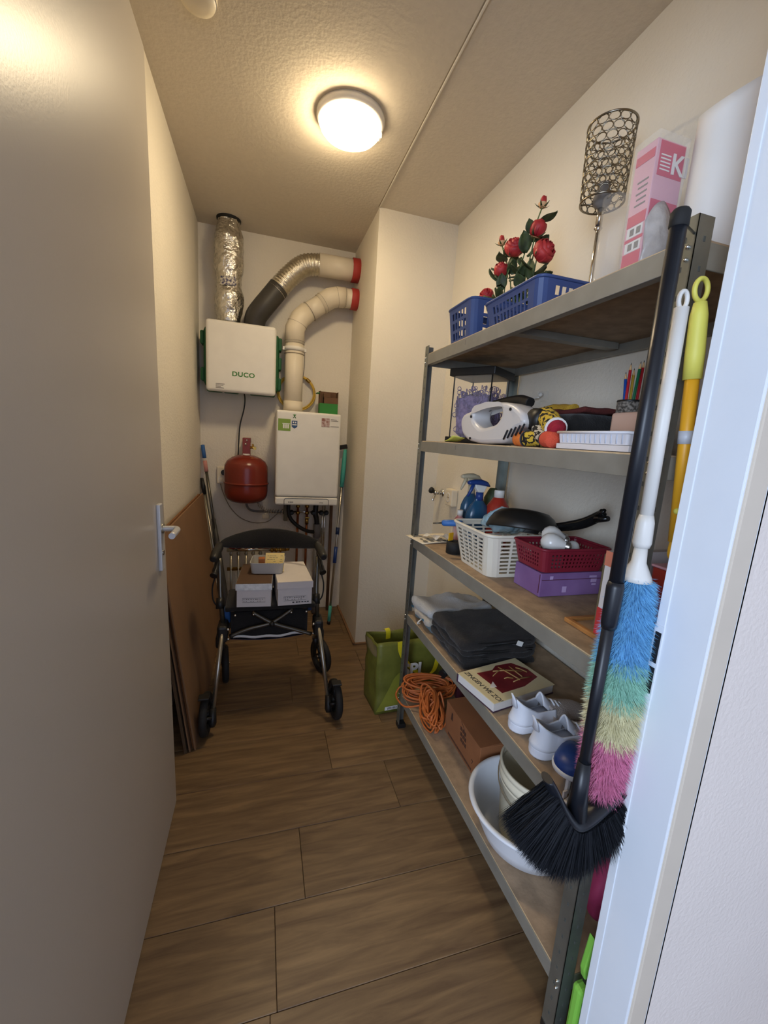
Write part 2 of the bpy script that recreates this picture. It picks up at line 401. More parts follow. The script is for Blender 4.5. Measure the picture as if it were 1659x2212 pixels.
def strands(b, roots, n, length, r, droop=0.0, spread=0.25, rnd=random, lo=0.75, hi=1.15):
    """thin tapered fibres; roots() gives (point, direction)"""
    for _ in range(n):
        p, d = roots(); d = (d + Vector((rnd.gauss(0, spread), rnd.gauss(0, spread), rnd.gauss(0, spread)))).normalized()
        l = length * rnd.uniform(lo, hi); w = d.cross(Vector((rnd.gauss(0, 1), rnd.gauss(0, 1), rnd.gauss(0, 1)))).normalized() * r
        mid = p + d * l * 0.55 + Vector((0, 0, -droop * 0.3)); tip = p + d * l + Vector((0, 0, -droop))
        a, c, m1, m2, t = [b.bm.verts.new(q) for q in (p - w, p + w, mid - w * 0.8, mid + w * 0.8, tip)]
        f1 = b.bm.faces.new((a, c, m2, m1)); f2 = b.bm.faces.new((m1, m2, t)); f1.material_index = f2.material_index = b.mi

# ------------------------------------------------------------------ room constants
XL, XR, XC, YB, YC, HC = -0.406, 1.0818, 0.602, 3.064, 2.4424, 2.60
YI, YO = 0.49, 0.408                       # the partition with the doorway: inner and hall face
def wall(name, lo, hi, m='wall_paint'): return obj(name, B().box(lo, hi), m, None, ((lo[0] + hi[0]) / 2, (lo[1] + hi[1]) / 2, lo[2]), kind='structure')
wall('wall_left', (XL - 0.1, YI, 0), (XL, YB + 0.1, HC))
wall('wall_back', (XL - 0.1, YB, 0), (XC + 0.05, YB + 0.1, HC), 'wall_back_paint')
wall('wall_shaft', (XC, YC, 0), (XR + 0.1, YB + 0.1, HC))
wall('wall_right', (XR, YI - 0.08, 0), (XR + 0.1, YC, HC))
b = B(); b.box((0.70, YO, 0), (2.4, YI, HC)); b.box((-2.4, YO, 0), (-0.40, YI, HC)); b.box((-0.40, YO, 2.36), (0.70, YI, HC))
obj('wall_front', b, 'hall_wall', None, (0.7, YO, 0), kind='structure')
wall('wall_hall_right', (2.3, -2.6, 0), (2.4, YO, HC), 'hall_wall')
wall('ceiling', (-2.4, -2.6, HC), (2.4, YB + 0.1, HC + 0.1), 'ceiling_plaster')
# caulked joint between the two ceiling slabs
b = B(); b.box((XC - 0.004, YI, HC - 0.005), (XC + 0.004, YC, HC), 0.002)
obj('trim_1', b, 'wall_paint', None, (XC, 1.5, HC - 0.005), kind='structure')
b = B(); b.box((XC - 0.008, YI, HC - 0.0015), (XC - 0.0045, YC, HC))
obj('trim_2', b, 'caulk', None, (XC - 0.006, 1.5, HC - 0.002), kind='structure')

# floor: laminate boards laid across the room, each a piece
fl = obj('floor', B().box((-2.4, -2.6, -0.05), (2.4, YB + 0.05, -0.009)), 'dark_gap', None, (0, 0, -0.05), kind='structure')
PWID = 0.2285
for row in range(-1, 13):
    y0 = 0.760 + (row - 2) * PWID
    x = -0.52 - random.uniform(0.1, 1.0) if row not in (4,) else 0.511 - 2.48
    if row == 2: x = 0.05 - 1.24
    while x < 1.25:
        x1 = x + 1.24
        a, c = max(x, -0.52), min(x1, 1.25)
        if c - a > 0.02 and y0 < YB:
            obj('floor_plank', B().box((a + 0.0006, y0 + 0.0007, -0.009), (c - 0.0006, min(y0 + PWID, YB) - 0.0007, 0.0), 0.0012, seg=1), 'laminate', fl)
        x = x1
# thin wooden floor trim round the alcove
b = B(); b.box((XC - 0.016, YC - 0.016, 0), (XC, YB, 0.012), 0.003); obj('baseboard_alcove', b, 'hardboard', None, (XC, 2.7, 0), kind='structure')
b = B(); b.box((XC - 0.016, YC - 0.016, 0), (XR, YC, 0.012), 0.003); obj('baseboard_shaft', b, 'hardboard', None, (0.8, YC, 0), kind='structure')

# door frame (steel): reveal, rebate lip, hall flange, strike plate
fr = thing('door_1', None, None, (0.65, 0.45, 0)); fr['kind'] = 'structure'
b = B(); b.box((0.650, YO, 0), (0.705, YI, 2.36), 0.002); obj('frame_jamb', b, 'frame_paint', fr)
b = B(); b.box((0.6485, YI - 0.012, 0), (0.652, YI + 0.004, 2.36), 0.001); obj('frame_lip', b, 'frame_paint', fr)
b = B(); b.box((0.654, YO - 0.004, 0), (0.693, YO + 0.002, 2.36), 0.0018); obj('frame_flange', b, 'frame_cream', fr)
b = B(); b.box((0.693, YO - 0.001, 0), (0.6955, YO + 0.001, 2.36)); obj('frame_caulk', b, 'caulk', fr)
b = B(); b.box((-0.40, YO, 0), (-0.345, YI, 2.36), 0.002); obj('frame_jamb', b, 'frame_paint', fr)
b = B(); b.box((-0.345, YO, 2.32), (0.65, YI, 2.36), 0.002); obj('frame_head', b, 'frame_paint', fr)
b = B(); b.box((0.6475, 0.4775, 0.93), (0.6487, 0.4945, 1.065), 0.0003); obj('strike_plate', b, 'frame_paint', fr)
for z0, z1 in ((0.998, 1.053), (0.941, 0.989)):
    b = B(); b.box((0.6466, 0.4800, z0), (0.6482, 0.4905, z1)); obj('strike_hole', b, 'dark_gap', fr)

# door leaf swung open against the left wall (hangs a little out of plumb)
dr = thing('door_2', None, None, (-0.285, 0.49, 0)); dr['kind'] = 'structure'
def lean(b):
    for v in b.bm.verts: v.co.x -= 0.0125 * v.co.z
    return b
b = B().box((-0.323, 0.468, 0.006), (-0.283, 1.415, 2.315), 0.0025); obj('door_leaf', lean(b), 'door_paint', dr)
b = B().box((-0.284, 1.318, 0.908), (-0.273, 1.352, 1.112), 0.003); hp = obj('handle_plate', lean(b), 'handle_alu', dr)
b = B().tube(spline([(-0.275, 1.338, 1.036), (-0.245, 1.338, 1.036), (-0.2365, 1.336, 1.036), (-0.231, 1.328, 1.036), (-0.230, 1.315, 1.0355), (-0.230, 1.245, 1.035)], 5), 0.0088, 14); lv = obj('handle_lever', lean(b), 'handle_alu', hp)
b = B().cyl((-0.275, 1.338, 1.036), (-0.269, 1.338, 1.036), 0.015, n=20); obj('handle_collar', lean(b), 'aluminium', hp)
b = B().cyl((-0.274, 1.335, 0.962), (-0.271, 1.335, 0.962), 0.008, n=16); obj('key_cylinder', lean(b), 'chrome', hp)

# ------------------------------------------------------------------ ceiling things
LC = (0.322, 1.872)
t = thing('ceiling_lamp', 'round white lit ceiling lamp with a dished glass cover', 'lamp', (LC[0], LC[1], HC))
b = B().lathe([(0.0, 0), (0.136, 0), (0.136, -0.012), (0.130, -0.026), (0.120, -0.030)], (LC[0], LC[1], HC), n=48); obj('base_ring', b, 'white_plastic', t)
b = B().lathe([(0.122, -0.025), (0.123, -0.033), (0.120, -0.043), (0.108, -0.056), (0.085, -0.066), (0.052, -0.073), (0.02, -0.076), (0.0005, -0.0765)], (LC[0], LC[1], HC), n=48); obj('glass_cover', b, 'lamp_glass', t)
b = B().box((LC[0] + 0.117, LC[1] - 0.012, HC - 0.05), (LC[0] + 0.129, LC[1] + 0.012, HC - 0.026), 0.003); obj('cover_clip', b, 'white_plastic', t)
t = thing('smoke_detector', 'round cream detector on the ceiling, cut by the top of the frame', 'detector', (-0.20, 1.565, HC))
b = B().lathe([(0.0, 0), (0.055, 0), (0.055, -0.012), (0.048, -0.03), (0.03, -0.036), (0.0005, -0.037)], (-0.20, 1.565, HC), n=32); obj('housing', b, 'cream_plastic', t)
b = B().lathe([(0.05, -0.016), (0.053, -0.02), (0.05, -0.024)], (-0.20, 1.565, HC), n=32); obj('vent_ring', b, 'print_grey', t)


# ------------------------------------------------------------------ back wall: ventilation unit, boiler, ducts
t = thing('ventilation_unit', 'white square ventilation unit with green back shell and logo', 'ventilation unit', (-0.135, 2.96, 1.573))
b = B().box((-0.362, 2.885, 1.60), (0.098, 3.058, 1.965), 0.03); obj('back_shell', b, 'green_plastic', t)
b = B().box((-0.342, 2.842, 1.572), (0.076, 2.884, 1.996), 0.02, seg=4); obj('front_panel', b, 'white_plastic', t)
for x, z in ((-0.368, 1.90), (-0.368, 1.68), (0.10, 1.91), (0.10, 1.79), (0.10, 1.66)):
    b = B().box((x - 0.012, 2.90, z - 0.045), (x + 0.012, 2.99, z + 0.035), 0.008); obj('shell_clip', b, 'green_plastic', t)
for x in (-0.30, -0.20, -0.04, 0.03):
    b = B().box((x - 0.045, 2.90, 1.572), (x + 0.045, 2.97, 1.604), 0.008); obj('shell_clip', b, 'green_plastic', t)
text('logo_lettering', 'DUCO', 0.038, (-0.190, 2.8415, 1.673), (1, 0, 0), (0, 0, 1), 'logo_green', t, 0.0008, space=1.08, bold=0.0011, xs=1.16)
b = B()
for i, w in enumerate((0.052, 0.045, 0.03, 0.048)): b.box((-0.285, 2.8408, 1.616 - i * 0.008), (-0.285 + w, 2.8418, 1.6195 - i * 0.008))
obj('print_lines', b, 'print_grey', t, kind='stuff')

t = thing('foil_duct', 'crinkled silver foil duct rising from the white unit to the ceiling', 'duct', (-0.215, 2.93, 1.99))
prof = [(0.054, 1.966), (0.055, 1.985), (0.070, 2.01), (0.070, 2.04), (0.084, 2.10), (0.088, 2.16), (0.074, 2.22), (0.078, 2.26), (0.086, 2.33), (0.088, 2.42), (0.082, 2.50), (0.068, 2.55), (0.062, 2.60)]
p2 = []
for i in range(len(prof) - 1):
    for k in range(4): p2.append((prof[i][0] + (prof[i + 1][0] - prof[i][0]) * k / 4, prof[i][1] + (prof[i + 1][1] - prof[i][1]) * k / 4))
p2.append(prof[-1])
b = B().lathe(p2, (-0.215, 2.945, 0), n=48); bumpy(b, 0.010, 22, 0, lambda c: c.z < 1.985); bumpy(b, 0.004, 70, 3); obj('foil_sleeve', b, 'foil', t)
b = B().grid(lambda u, v: Vector((-0.215 + 0.0835 * math.cos(-2.15 + 1.2 * u), 2.945 + 0.0835 * math.sin(-2.15 + 1.2 * u), 2.205 + 0.048 * v)), 14, 4); bumpy(b, 0.005, 22); obj('printed_tape', b, 'tape_print', t, label='printed tape band')
b = B().lathe([(0.062, 2.585), (0.070, 2.59), (0.071, 2.60)], (-0.215, 2.945, 0), n=32); obj('ceiling_collar', b, 'black_matte', t)

t = thing('exhaust_duct', 'upper bent duct of black, ribbed foil and white pipe into the shaft', 'duct', (-0.05, 2.93, 1.99))
b = B().tube(spline([(-0.06, 2.962, 1.968), (-0.06, 2.955, 2.02), (-0.05, 2.94, 2.065), (-0.015, 2.924, 2.115), (0.03, 2.924, 2.175), (0.088, 2.924, 2.253)], 6), 0.066, 28); obj('black_elbow', b, 'grey_duct', t)
b = B().lathe([(0.068, 1.967), (0.070, 1.980), (0.067, 1.992)], (-0.06, 2.962, 0), n=28); obj('elbow_ring', b, 'black_matte', t)
pts = spline([(0.070, 2.924, 2.228), (0.125, 2.924, 2.300), (0.19, 2.924, 2.370), (0.255, 2.924, 2.415), (0.345, 2.924, 2.432)], 18)
b = B().tube(pts, [0.063 + 0.0035 * math.sin(i * 1.75) for i in range(len(pts))], 28); obj('ribbed_foil', b, 'foil_ribbed', t)
b = B().cyl((0.335, 2.924, 2.432), (XC + 0.02, 2.924, 2.436), 0.067, n=32); obj('white_pipe', b, 'pvc', t)
b = B().lathe([(0.069, 0), (0.073, 0.004), (0.073, 0.050), (0.069, 0.052)], (0.552, 2.924, 2.436), (1, 0, 0), n=32); bumpy(b, 0.002, 60); obj('sealing_collar', b, 'red_collar', t, label='red sealing collar')

t = thing('boiler_flue', 'cream white flue pipe bending from the boiler top into the shaft', 'flue pipe', (0.194, 2.924, 1.487))
R = 0.060
b = B().cyl((0.194, 2.924, 1.487), (0.194, 2.924, 1.955), R, n=32); obj('vertical_pipe', b, 'pvc', t)
b = B().cyl((0.194, 2.924, 1.487), (0.194, 2.924, 1.555), R + 0.004, n=32); obj('pipe_socket', b, 'cream_plastic', t)
d = Vector((0.235, 0, 0.205)).normalized()
b = B().tube([(0.194, 2.924, 1.925), (0.194, 2.924, 2.02)] + [(0.1945 + 0.03, 2.924, 2.085), (0.275, 2.924, 2.135)], R + 0.004, 28); obj('elbow', b, 'cream_plastic', t)
b = B().tube([(0.25, 2.924, 2.112), (0.385, 2.924, 2.215)], R, 28); obj('diagonal_pipe', b, 'pvc', t)
b = B().tube([(0.355, 2.924, 2.192), (0.418, 2.924, 2.240), (0.465, 2.924, 2.255), (0.52, 2.924, 2.257)], R + 0.004, 28); obj('elbow', b, 'cream_plastic', t)
b = B().cyl((0.50, 2.924, 2.257), (XC + 0.02, 2.924, 2.257), R, n=32); obj('end_pipe', b, 'pvc', t)
for c_, a_ in (((0.208, 2.924, 2.05), (0.35, 0, 0.94)), ((0.285, 2.924, 2.139), (0.79, 0, 0.61)), ((0.372, 2.924, 2.205), (0.79, 0, 0.61)), ((0.462, 2.924, 2.254), (0.97, 0, 0.2)), ((0.515, 2.924, 2.257), (1, 0, 0))):
    b = B().lathe([(R + 0.002, -0.002), (R + 0.0058, 0), (R + 0.002, 0.002)], c_, a_, n=32); obj('seam_ring', b, 'caulk', t)
for z in (1.86, 1.94):
    b = B().lathe([(R + 0.001, -0.003), (R + 0.0055, 0), (R + 0.001, 0.003)], (0.194, 2.924, z), n=32); obj('seam_ring', b, 'caulk', t)
b = B().lathe([(R, -0.012), (R + 0.006, -0.012), (R + 0.006, 0.012), (R, 0.012)], (0.194, 2.924, 1.89), n=32); b.box((0.118, 2.912, 1.879), (0.136, 2.936, 1.901), 0.002); b.box((0.255, 2.912, 1.879), (0.272, 2.936, 1.901), 0.002); obj('pipe_clamp', b, 'white_plastic', t)
b = B().lathe([(R + 0.002, 0), (R + 0.007, 0.004), (R + 0.007, 0.046), (R + 0.002, 0.05)], (0.554, 2.924, 2.257), (1, 0, 0), n=32); bumpy(b, 0.002, 60); obj('sealing_collar', b, 'red_collar', t, label='red sealing collar')
b = B().tube(spline([(0.262, 2.93, 1.885), (0.265, 2.95, 1.80), (0.258, 2.96, 1.72), (0.25, 2.97, 1.66)], 6), 0.0022, 6); obj('hanging_wire', b, 'print_grey', t)

t = thing('hose_coil', 'thin yellow hose coiled on the wall behind the flue pipe', 'hose', (0.225, 3.04, 1.51))
pts = []
for i in range(0, 3 * 40 + 1):
    a = 2 * PI * i / 40; rr = 0.125 + 0.006 * math.sin(a * 0.37 + 1) ; pts.append((0.222 + rr * math.cos(a), 3.045 - 0.006 * (i / 40), 1.625 + rr * 0.93 * math.sin(a)))
b = B().tube(pts, 0.0055, 8); obj('hose', b, 'yellow_hose', t)
b = B().tube(arc((0.222, 3.035, 1.625), 0.125, 0.75, 1.0, 5, (1, 0, 0), (0, 0, 0.93)), 0.013, 10); obj('tape_wrap', b, 'brass', t)

t = thing('small_carton', 'small open green and brown carton standing on the boiler', 'box', (0.435, 2.93, 1.487))
b = B().box((0.372, 2.90, 1.488), (0.497, 2.985, 1.560), 0.001); obj('carton_body', b, 'box_green', t)
b = B().box((0.372, 2.90, 1.561), (0.375, 2.985, 1.640)); b.box((0.494, 2.90, 1.561), (0.497, 2.985, 1.640)); b.box((0.372, 2.982, 1.561), (0.497, 2.985, 1.645)); b.box((0.40, 2.899, 1.561), (0.497, 2.902, 1.600)); b.box((0.40, 2.93, 1.60), (0.45, 2.96, 1.63), 0.004)
obj('carton_inside', b, 'box_brown', t)
b = B().box((0.352, 2.905, 1.625), (0.375, 2.98, 1.629), rot=0.0); obj('carton_flap', b, 'box_green', t)

t = thing('boiler', 'white wall hung heating boiler with stickers at the top', 'boiler', (0.292, 2.92, 0.868))
b = B().box((0.083, 2.774, 0.925), (0.503, 3.058, 1.486), 0.014, seg=3); obj('casing', b, 'white_plastic', t)
b = B().box((0.083, 2.772, 0.868), (0.503, 3.05, 0.922), 0.012, seg=3); obj('bottom_panel', b, 'white_plastic', t)
b = B()
b.tube([(0.142, 2.7705, 0.872), (0.142, 2.7705, 0.902), (0.146, 2.7705, 0.911), (0.155, 2.7705, 0.915), (0.425, 2.7705, 0.915), (0.434, 2.7705, 0.911), (0.438, 2.7705, 0.902), (0.438, 2.7705, 0.872)], 0.0016, 6)
fl_ = obj('control_flap', b, 'print_dark', t)
b = B()
for x in (0.168, 0.178, 0.186, 0.195): b.box((x, 2.7702, 0.886), (x + 0.006, 2.7712, 0.892))
for x in (0.378, 0.387, 0.396): b.box((x, 2.7702, 0.886), (x + 0.006, 2.7712, 0.890))
obj('flap_print', b, 'print_dark', fl_, kind='stuff')
b = B().box((0.094, 2.7725, 1.356), (0.172, 2.7745, 1.432)); st = obj('green_sticker', b, 'sticker_green', t)
b = B()
for x in (0.124, 0.138, 0.152): b.box((x, 2.7715, 1.372), (x + 0.010, 2.7727, 1.398))
b.box((0.12, 2.7715, 1.400), (0.168, 2.7727, 1.404)); obj('sticker_print', b, 'print_white', st)
b = B(); b.prism([(0.179, 2.7745, 1.424), (0.179, 2.7745, 1.386), (0.197, 2.7745, 1.374), (0.215, 2.7745, 1.386), (0.215, 2.7745, 1.424)], (0, -0.0018, 0)); st = obj('shield_sticker', b, 'sticker_blue', t)
b = B(); b.box((0.183, 2.7715, 1.395), (0.211, 2.7727, 1.402)); b.box((0.186, 2.7715, 1.408), (0.194, 2.7727, 1.418)); b.box((0.200, 2.7715, 1.408), (0.208, 2.7727, 1.418)); obj('sticker_print', b, 'print_white', st)
b = B(); b.tube([(0.187, 2.773, 1.440), (0.205, 2.773, 1.464)], 0.002, 6); b.tube([(0.205, 2.773, 1.440), (0.187, 2.773, 1.464)], 0.002, 6); b.tube([(0.196, 2.773, 1.452), (0.197, 2.773, 1.466)], 0.003, 6); obj('tree_mark', b, 'logo_green', t)
b = B().box((0.372, 2.7725, 1.398), (0.425, 2.7745, 1.455)); obj('photo_sticker', b, 'sticker_photo', t)
b = B()
for z, w in ((1.447, 0.04), (1.438, 0.05), (1.402, 0.055)): b.box((0.432, 2.7722, z), (0.432 + w, 2.7736, z + 0.003))
obj('sticker_print', b, 'print_grey', t, kind='stuff')

t = thing('expansion_tank', 'glossy dark red round expansion tank hung left of the boiler', 'tank', (-0.103, 2.90, 0.858))
prof = [(0.0005, 0.858), (0.06, 0.861), (0.10, 0.870), (0.125, 0.888), (0.137, 0.912), (0.140, 0.94), (0.140, 1.085), (0.137, 1.112), (0.122, 1.140), (0.09, 1.165), (0.055, 1.178), (0.0005, 1.182)]
b = B().lathe(prof, (-0.103, 2.90, 0), n=44); obj('vessel', b, 'tank_red', t)
b = B().lathe([(0.139, 0.988), (0.1465, 0.992), (0.1465, 0.999), (0.139, 1.003)], (-0.103, 2.90, 0), n=44); obj('weld_rim', b, 'tank_red', t)
b = B().box((-0.128, 2.905, 1.175), (-0.078, 2.93, 1.292), 0.002); b.box((-0.128, 2.93, 1.26), (-0.078, 3.06, 1.292), 0.002); br = obj('bracket', b, 'bracket_red', t)
b = B().sphere((-0.108, 2.902, 1.252), 0.008); b.sphere((-0.100, 2.902, 1.278), 0.007); obj('bracket_bolt', b, 'chrome', br)
b = B().lathe([(0.02, 1.175), (0.024, 1.182), (0.02, 1.19)], (-0.103, 2.90, 0), n=20); obj('neck', b, 'white_plastic', t)
b = B().cyl((-0.08, 2.90, 1.232), (-0.045, 2.90, 1.232), 0.008, n=12); b.cyl((-0.062, 2.90, 1.232), (-0.062, 2.90, 1.255), 0.006, n=10); b.cyl((-0.05, 2.885, 1.228), (-0.05, 2.915, 1.228), 0.011, n=12); obj('valve', b, 'brass', t)

t = thing('power_cable', 'black cable hanging from the white unit behind the red tank', 'cable', (-0.125, 2.98, 1.57))
b = B().tube(spline([(-0.125, 2.97, 1.60), (-0.118, 3.0, 1.55), (-0.125, 3.01, 1.48), (-0.15, 3.015, 1.37), (-0.158, 3.015, 1.25), (-0.165, 3.02, 1.15), (-0.20, 3.03, 1.08), (-0.25, 3.03, 1.045)], 8), 0.0045, 8); obj('cord', b, 'black_plastic', t)
b = B().cyl((-0.255, 3.025, 1.045), (-0.255, 3.052, 1.045), 0.019, n=16); obj('plug', b, 'black_plastic', t)
t = thing('wall_socket', 'cream double wall socket half hidden behind the red tank', 'socket', (-0.268, 3.055, 1.02))
b = B().box((-0.302, 3.040, 0.965), (-0.232, 3.064, 1.082), 0.006); obj('socket_plate', b, 'cream_plastic', t)
b = B().lathe([(0.018, 0), (0.022, -0.003), (0.024, 0)], (-0.268, 3.040, 0.995), (0, 1, 0), n=20); obj('socket_ring', b, 'white_plastic', t)

t = thing('grey_cable', 'thin pale cable sagging on the wall below the red tank', 'cable', (-0.29, 3.05, 0.99))
b = B().tube(spline([(-0.285, 3.05, 0.99), (-0.262, 3.055, 0.90), (-0.217, 3.055, 0.80), (-0.15, 3.055, 0.725), (-0.073, 3.055, 0.690), (0.0, 3.055, 0.685), (0.05, 3.055, 0.70), (0.10, 3.05, 0.745), (0.15, 3.04, 0.79)], 8), 0.003, 8); obj('cord', b, 'caulk', t)
t = thing('wall_bracket', 'small cream pipe bracket on the wall above the black backrest', 'bracket', (0.03, 3.06, 0.735))
b = B().box((0.005, 3.045, 0.715), (0.055, 3.064, 0.745), 0.006); obj('bracket_foot', b, 'cream_plastic', t)
b = B().cyl((0.035, 3.03, 0.745), (0.035, 3.05, 0.745), 0.016, n=16); obj('bracket_cap', b, 'cream_plastic', t)
t = thing('spiral_hose', 'silver spiral spring and grey hose under the red tank', 'hose', (-0.09, 2.96, 0.80))
pts = spline([(-0.103, 2.93, 0.86), (-0.098, 2.95, 0.825), (-0.075, 2.97, 0.795), (-0.03, 2.975, 0.785), (0.05, 2.975, 0.785), (0.15, 2.97, 0.785)], 8); b = B().tube(pts, 0.008, 10); obj('grey_hose', b, 'print_grey', t)
hel = spline([(-0.03, 2.96, 0.845), (0.0, 2.96, 0.815), (0.04, 2.96, 0.792), (0.09, 2.96, 0.79), (0.15, 2.96, 0.788)], 30); pts = []
for i, p in enumerate(hel): a = i * 0.62; pts.append(p + Vector((0.002 * math.cos(a), 0.014 * math.cos(a), 0.014 * math.sin(a))))
b = B().tube(pts, 0.0028, 6); obj('spring', b, 'chrome', t)

t = thing('boiler_piping', 'copper, grey and chrome pipes with valves under the boiler', 'pipes', (0.32, 2.96, 0.0))
for x, y in ((0.250, 2.96), (0.315, 2.96)):
    b = B().cyl((x, y, 0.01), (x, y, 0.875), 0.0085, n=14); p_ = obj('copper_pipe', b, 'copper', t)
    for z in (0.78, 0.83):
        b = B().lathe([(0.009, -0.012), (0.015, -0.008), (0.015, 0.008), (0.009, 0.012)], (x, y, z), n=8); obj('pipe_nut', b, 'brass', p_)
b = B().cyl((0.315, 2.95, 0.70), (0.315, 2.95, 0.745), 0.013, n=10); b.box((0.300, 2.93, 0.745), (0.330, 2.94, 0.755), 0.002); obj('brass_valve', b, 'brass', t)
b = B().cyl((0.497, 2.99, 0.01), (0.497, 2.99, 0.87), 0.0115, n=14); obj('copper_pipe', b, 'box_brown', t, label='brown wall pipe')
b = B().cyl((0.392, 2.955, 0.01), (0.392, 2.955, 0.66), 0.021, n=18); b.cyl((0.392, 2.955, 0.60), (0.392, 2.955, 0.70), 0.027, n=18); obj('drain_pipe', b, 'print_grey', t, label='grey plastic drain pipe')
b = B().tube(spline([(0.392, 2.955, 0.68), (0.385, 2.95, 0.74), (0.375, 2.945, 0.78), (0.378, 2.945, 0.87)], 6), 0.019, 14); obj('drain_trap', b, 'black_plastic', t)
for x in (0.428, 0.444):
    b = B().cyl((x, 2.955, 0.45), (x, 2.955, 0.875), 0.006, n=12); obj('chrome_pipe', b, 'chrome', t)
b = B().cyl((0.17, 2.965, 0.787), (0.465, 2.965, 0.787), 0.0075, n=12); obj('header_pipe', b, 'chrome', t)
for x in (0.205, 0.36, 0.418, 0.455):
    b = B().sphere((x, 2.95, 0.785), 0.019, n=12, m=8); b.cyl((x, 2.925, 0.785), (x, 2.95, 0.785), 0.010, n=10); obj('valve', b, 'black_plastic', t)
b = B().box((0.150, 2.94, 0.722), (0.178, 2.99, 0.868), 0.004); obj('terminal_box', b, 'olive_card', t)
b = B().tube(spline([(0.183, 2.93, 0.865), (0.182, 2.93, 0.80), (0.20, 2.93, 0.74), (0.25, 2.93, 0.69), (0.31, 2.935, 0.655), (0.372, 2.95, 0.64)], 7), 0.0135, 12); obj('black_hose', b, 'black_plastic', t)

t = thing('floor_heating_manifold', 'chrome floor heating manifold with five red knobs behind the walker', 'manifold', (-0.02, 2.98, 0.0))
b = B().cyl((-0.232, 2.98, 0.505), (0.07, 2.98, 0.505), 0.015, n=16); obj('header_bar', b, 'chrome', t)
b = B().cyl((0.06, 2.98, 0.50), (0.175, 2.98, 0.50), 0.012, n=14)
for x in (0.075, 0.105, 0.135): b.lathe([(0.013, -0.008), (0.019, -0.005), (0.019, 0.005), (0.013, 0.008)], (x, 2.98, 0.50), (1, 0, 0), n=8)
b.tube([(0.165, 2.98, 0.50), (0.19, 2.98, 0.502), (0.196, 2.98, 0.53), (0.196, 2.98, 0.56)], 0.011, 12); obj('brass_coupling', b, 'brass', t)
for x in (-0.205, -0.155, -0.103, -0.055, -0.006):
    b = B().lathe([(0.0005, 0.56), (0.008, 0.558), (0.017, 0.530), (0.018, 0.520), (0.0005, 0.519)], (x, 2.98, 0), n=14); obj('flow_knob', b, 'knob_red', t)
    b = B().cyl((x, 2.985, 0.01), (x, 2.985, 0.49), 0.0085, n=10); b.lathe([(0.010, -0.012), (0.014, 0), (0.010, 0.012)], (x, 2.985, 0.475), n=8); obj('loop_pipe', b, 'aluminium', t)
b = B().cyl((0.05, 2.965, 0.535), (0.125, 2.965, 0.535), 0.012, n=12); obj('red_cap', b, 'knob_red', t)
b = B().cyl((-0.232, 2.99, 0.36), (0.07, 2.99, 0.36), 0.013, n=14); obj('return_bar', b, 'brass', t)

# ------------------------------------------------------------------ things leaning in the alcove
def lerp(a, b, t): return Vector(a) + (Vector(b) - Vector(a)) * t
t = thing('squeegee', 'long handled floor wiper with teal grips leaning by the boiler', 'squeegee', (0.475, 2.75, 0))
P0, P1 = (0.475, 2.755, 0.004), (0.588, 3.022, 1.268)
b = B().cyl(lerp(P0, P1, 0.08), lerp(P0, P1, 0.97), 0.0085, n=12); obj('pole', b, 'aluminium', t)
b = B().cyl(P0, lerp(P0, P1, 0.015), 0.013, n=14); obj('end_cap', b, 'black_plastic', t)
b = B().cyl(lerp(P0, P1, 0.015), lerp(P0, P1, 0.10), 0.0125, n=14); obj('grip', b, 'teal', t)
b = B().cyl(lerp(P0, P1, 0.34), lerp(P0, P1, 0.43), 0.013, n=14); obj('grip', b, 'trigger_blue', t)
b = B().cyl(lerp(P0, P1, 0.50), lerp(P0, P1, 0.54), 0.0135, n=14); obj('clamp', b, 'navy', t)
b = B().tube([lerp(P0, P1, 0.77), lerp(P0, P1, 0.86), lerp(P0, P1, 0.93), lerp(P0, P1, 0.985)], [0.015, 0.018, 0.016, 0.012], 14); obj('head_socket', b, 'teal', t)
b = B().box((0.540, 3.005, 1.252), (0.600, 3.030, 1.284), 0.005, tilt=Matrix.Rotation(-0.2, 4, 'Y')); obj('wiper_blade', b, 'black_matte', t)

t = thing('mop_handle', 'dark flat handled pole with blue top leaning in the far left corner', 'mop handle', (-0.2, 2.80, 0))
P0, P1 = (-0.205, 2.80, 0.002), (-0.389, 3.034, 1.226)
b = B().cyl(lerp(P0, P1, 0.45), lerp(P0, P1, 0.90), 0.0095, n=12); obj('pole', b, 'dark_alu', t)
b = B().tube([lerp(P0, P1, 0), lerp(P0, P1, 0.2), lerp(P0, P1, 0.45), lerp(P0, P1, 0.6)], [0.024, 0.024, 0.020, 0.013], 12, flat=0.6); obj('flat_head', b, 'grey_duct', t)
b = B().cyl(lerp(P0, P1, 0.93), P1, 0.0125, n=14); obj('top_grip', b, 'blue_grip', t)
b = B().cyl(lerp(P0, P1, 0.855), lerp(P0, P1, 0.915), 0.0125, n=14); obj('pink_band', b, 'pink_grip', t)
t = thing('thin_pole', 'thin pale pole with black top beside the dark mop handle', 'pole', (-0.24, 2.72, 0))
P0, P1 = (-0.222, 2.82, 0.004), (-0.388, 3.00, 0.975)
b = B().cyl(P0, P1, 0.0075, n=12); obj('pole', b, 'aluminium', t)
b = B().tube([lerp(P0, P1, 0.92), lerp(P0, P1, 0.97), lerp(P0, P1, 1.03)], [0.011, 0.015, 0.011], 12); obj('black_tip', b, 'black_plastic', t)
b = B().cyl(Vector(P0) + Vector((-0.02, 0.01, 0)), Vector(P1) + Vector((0.014, 0.0, -0.02)), 0.005, n=10); obj('second_rod', b, 'dark_alu', t)

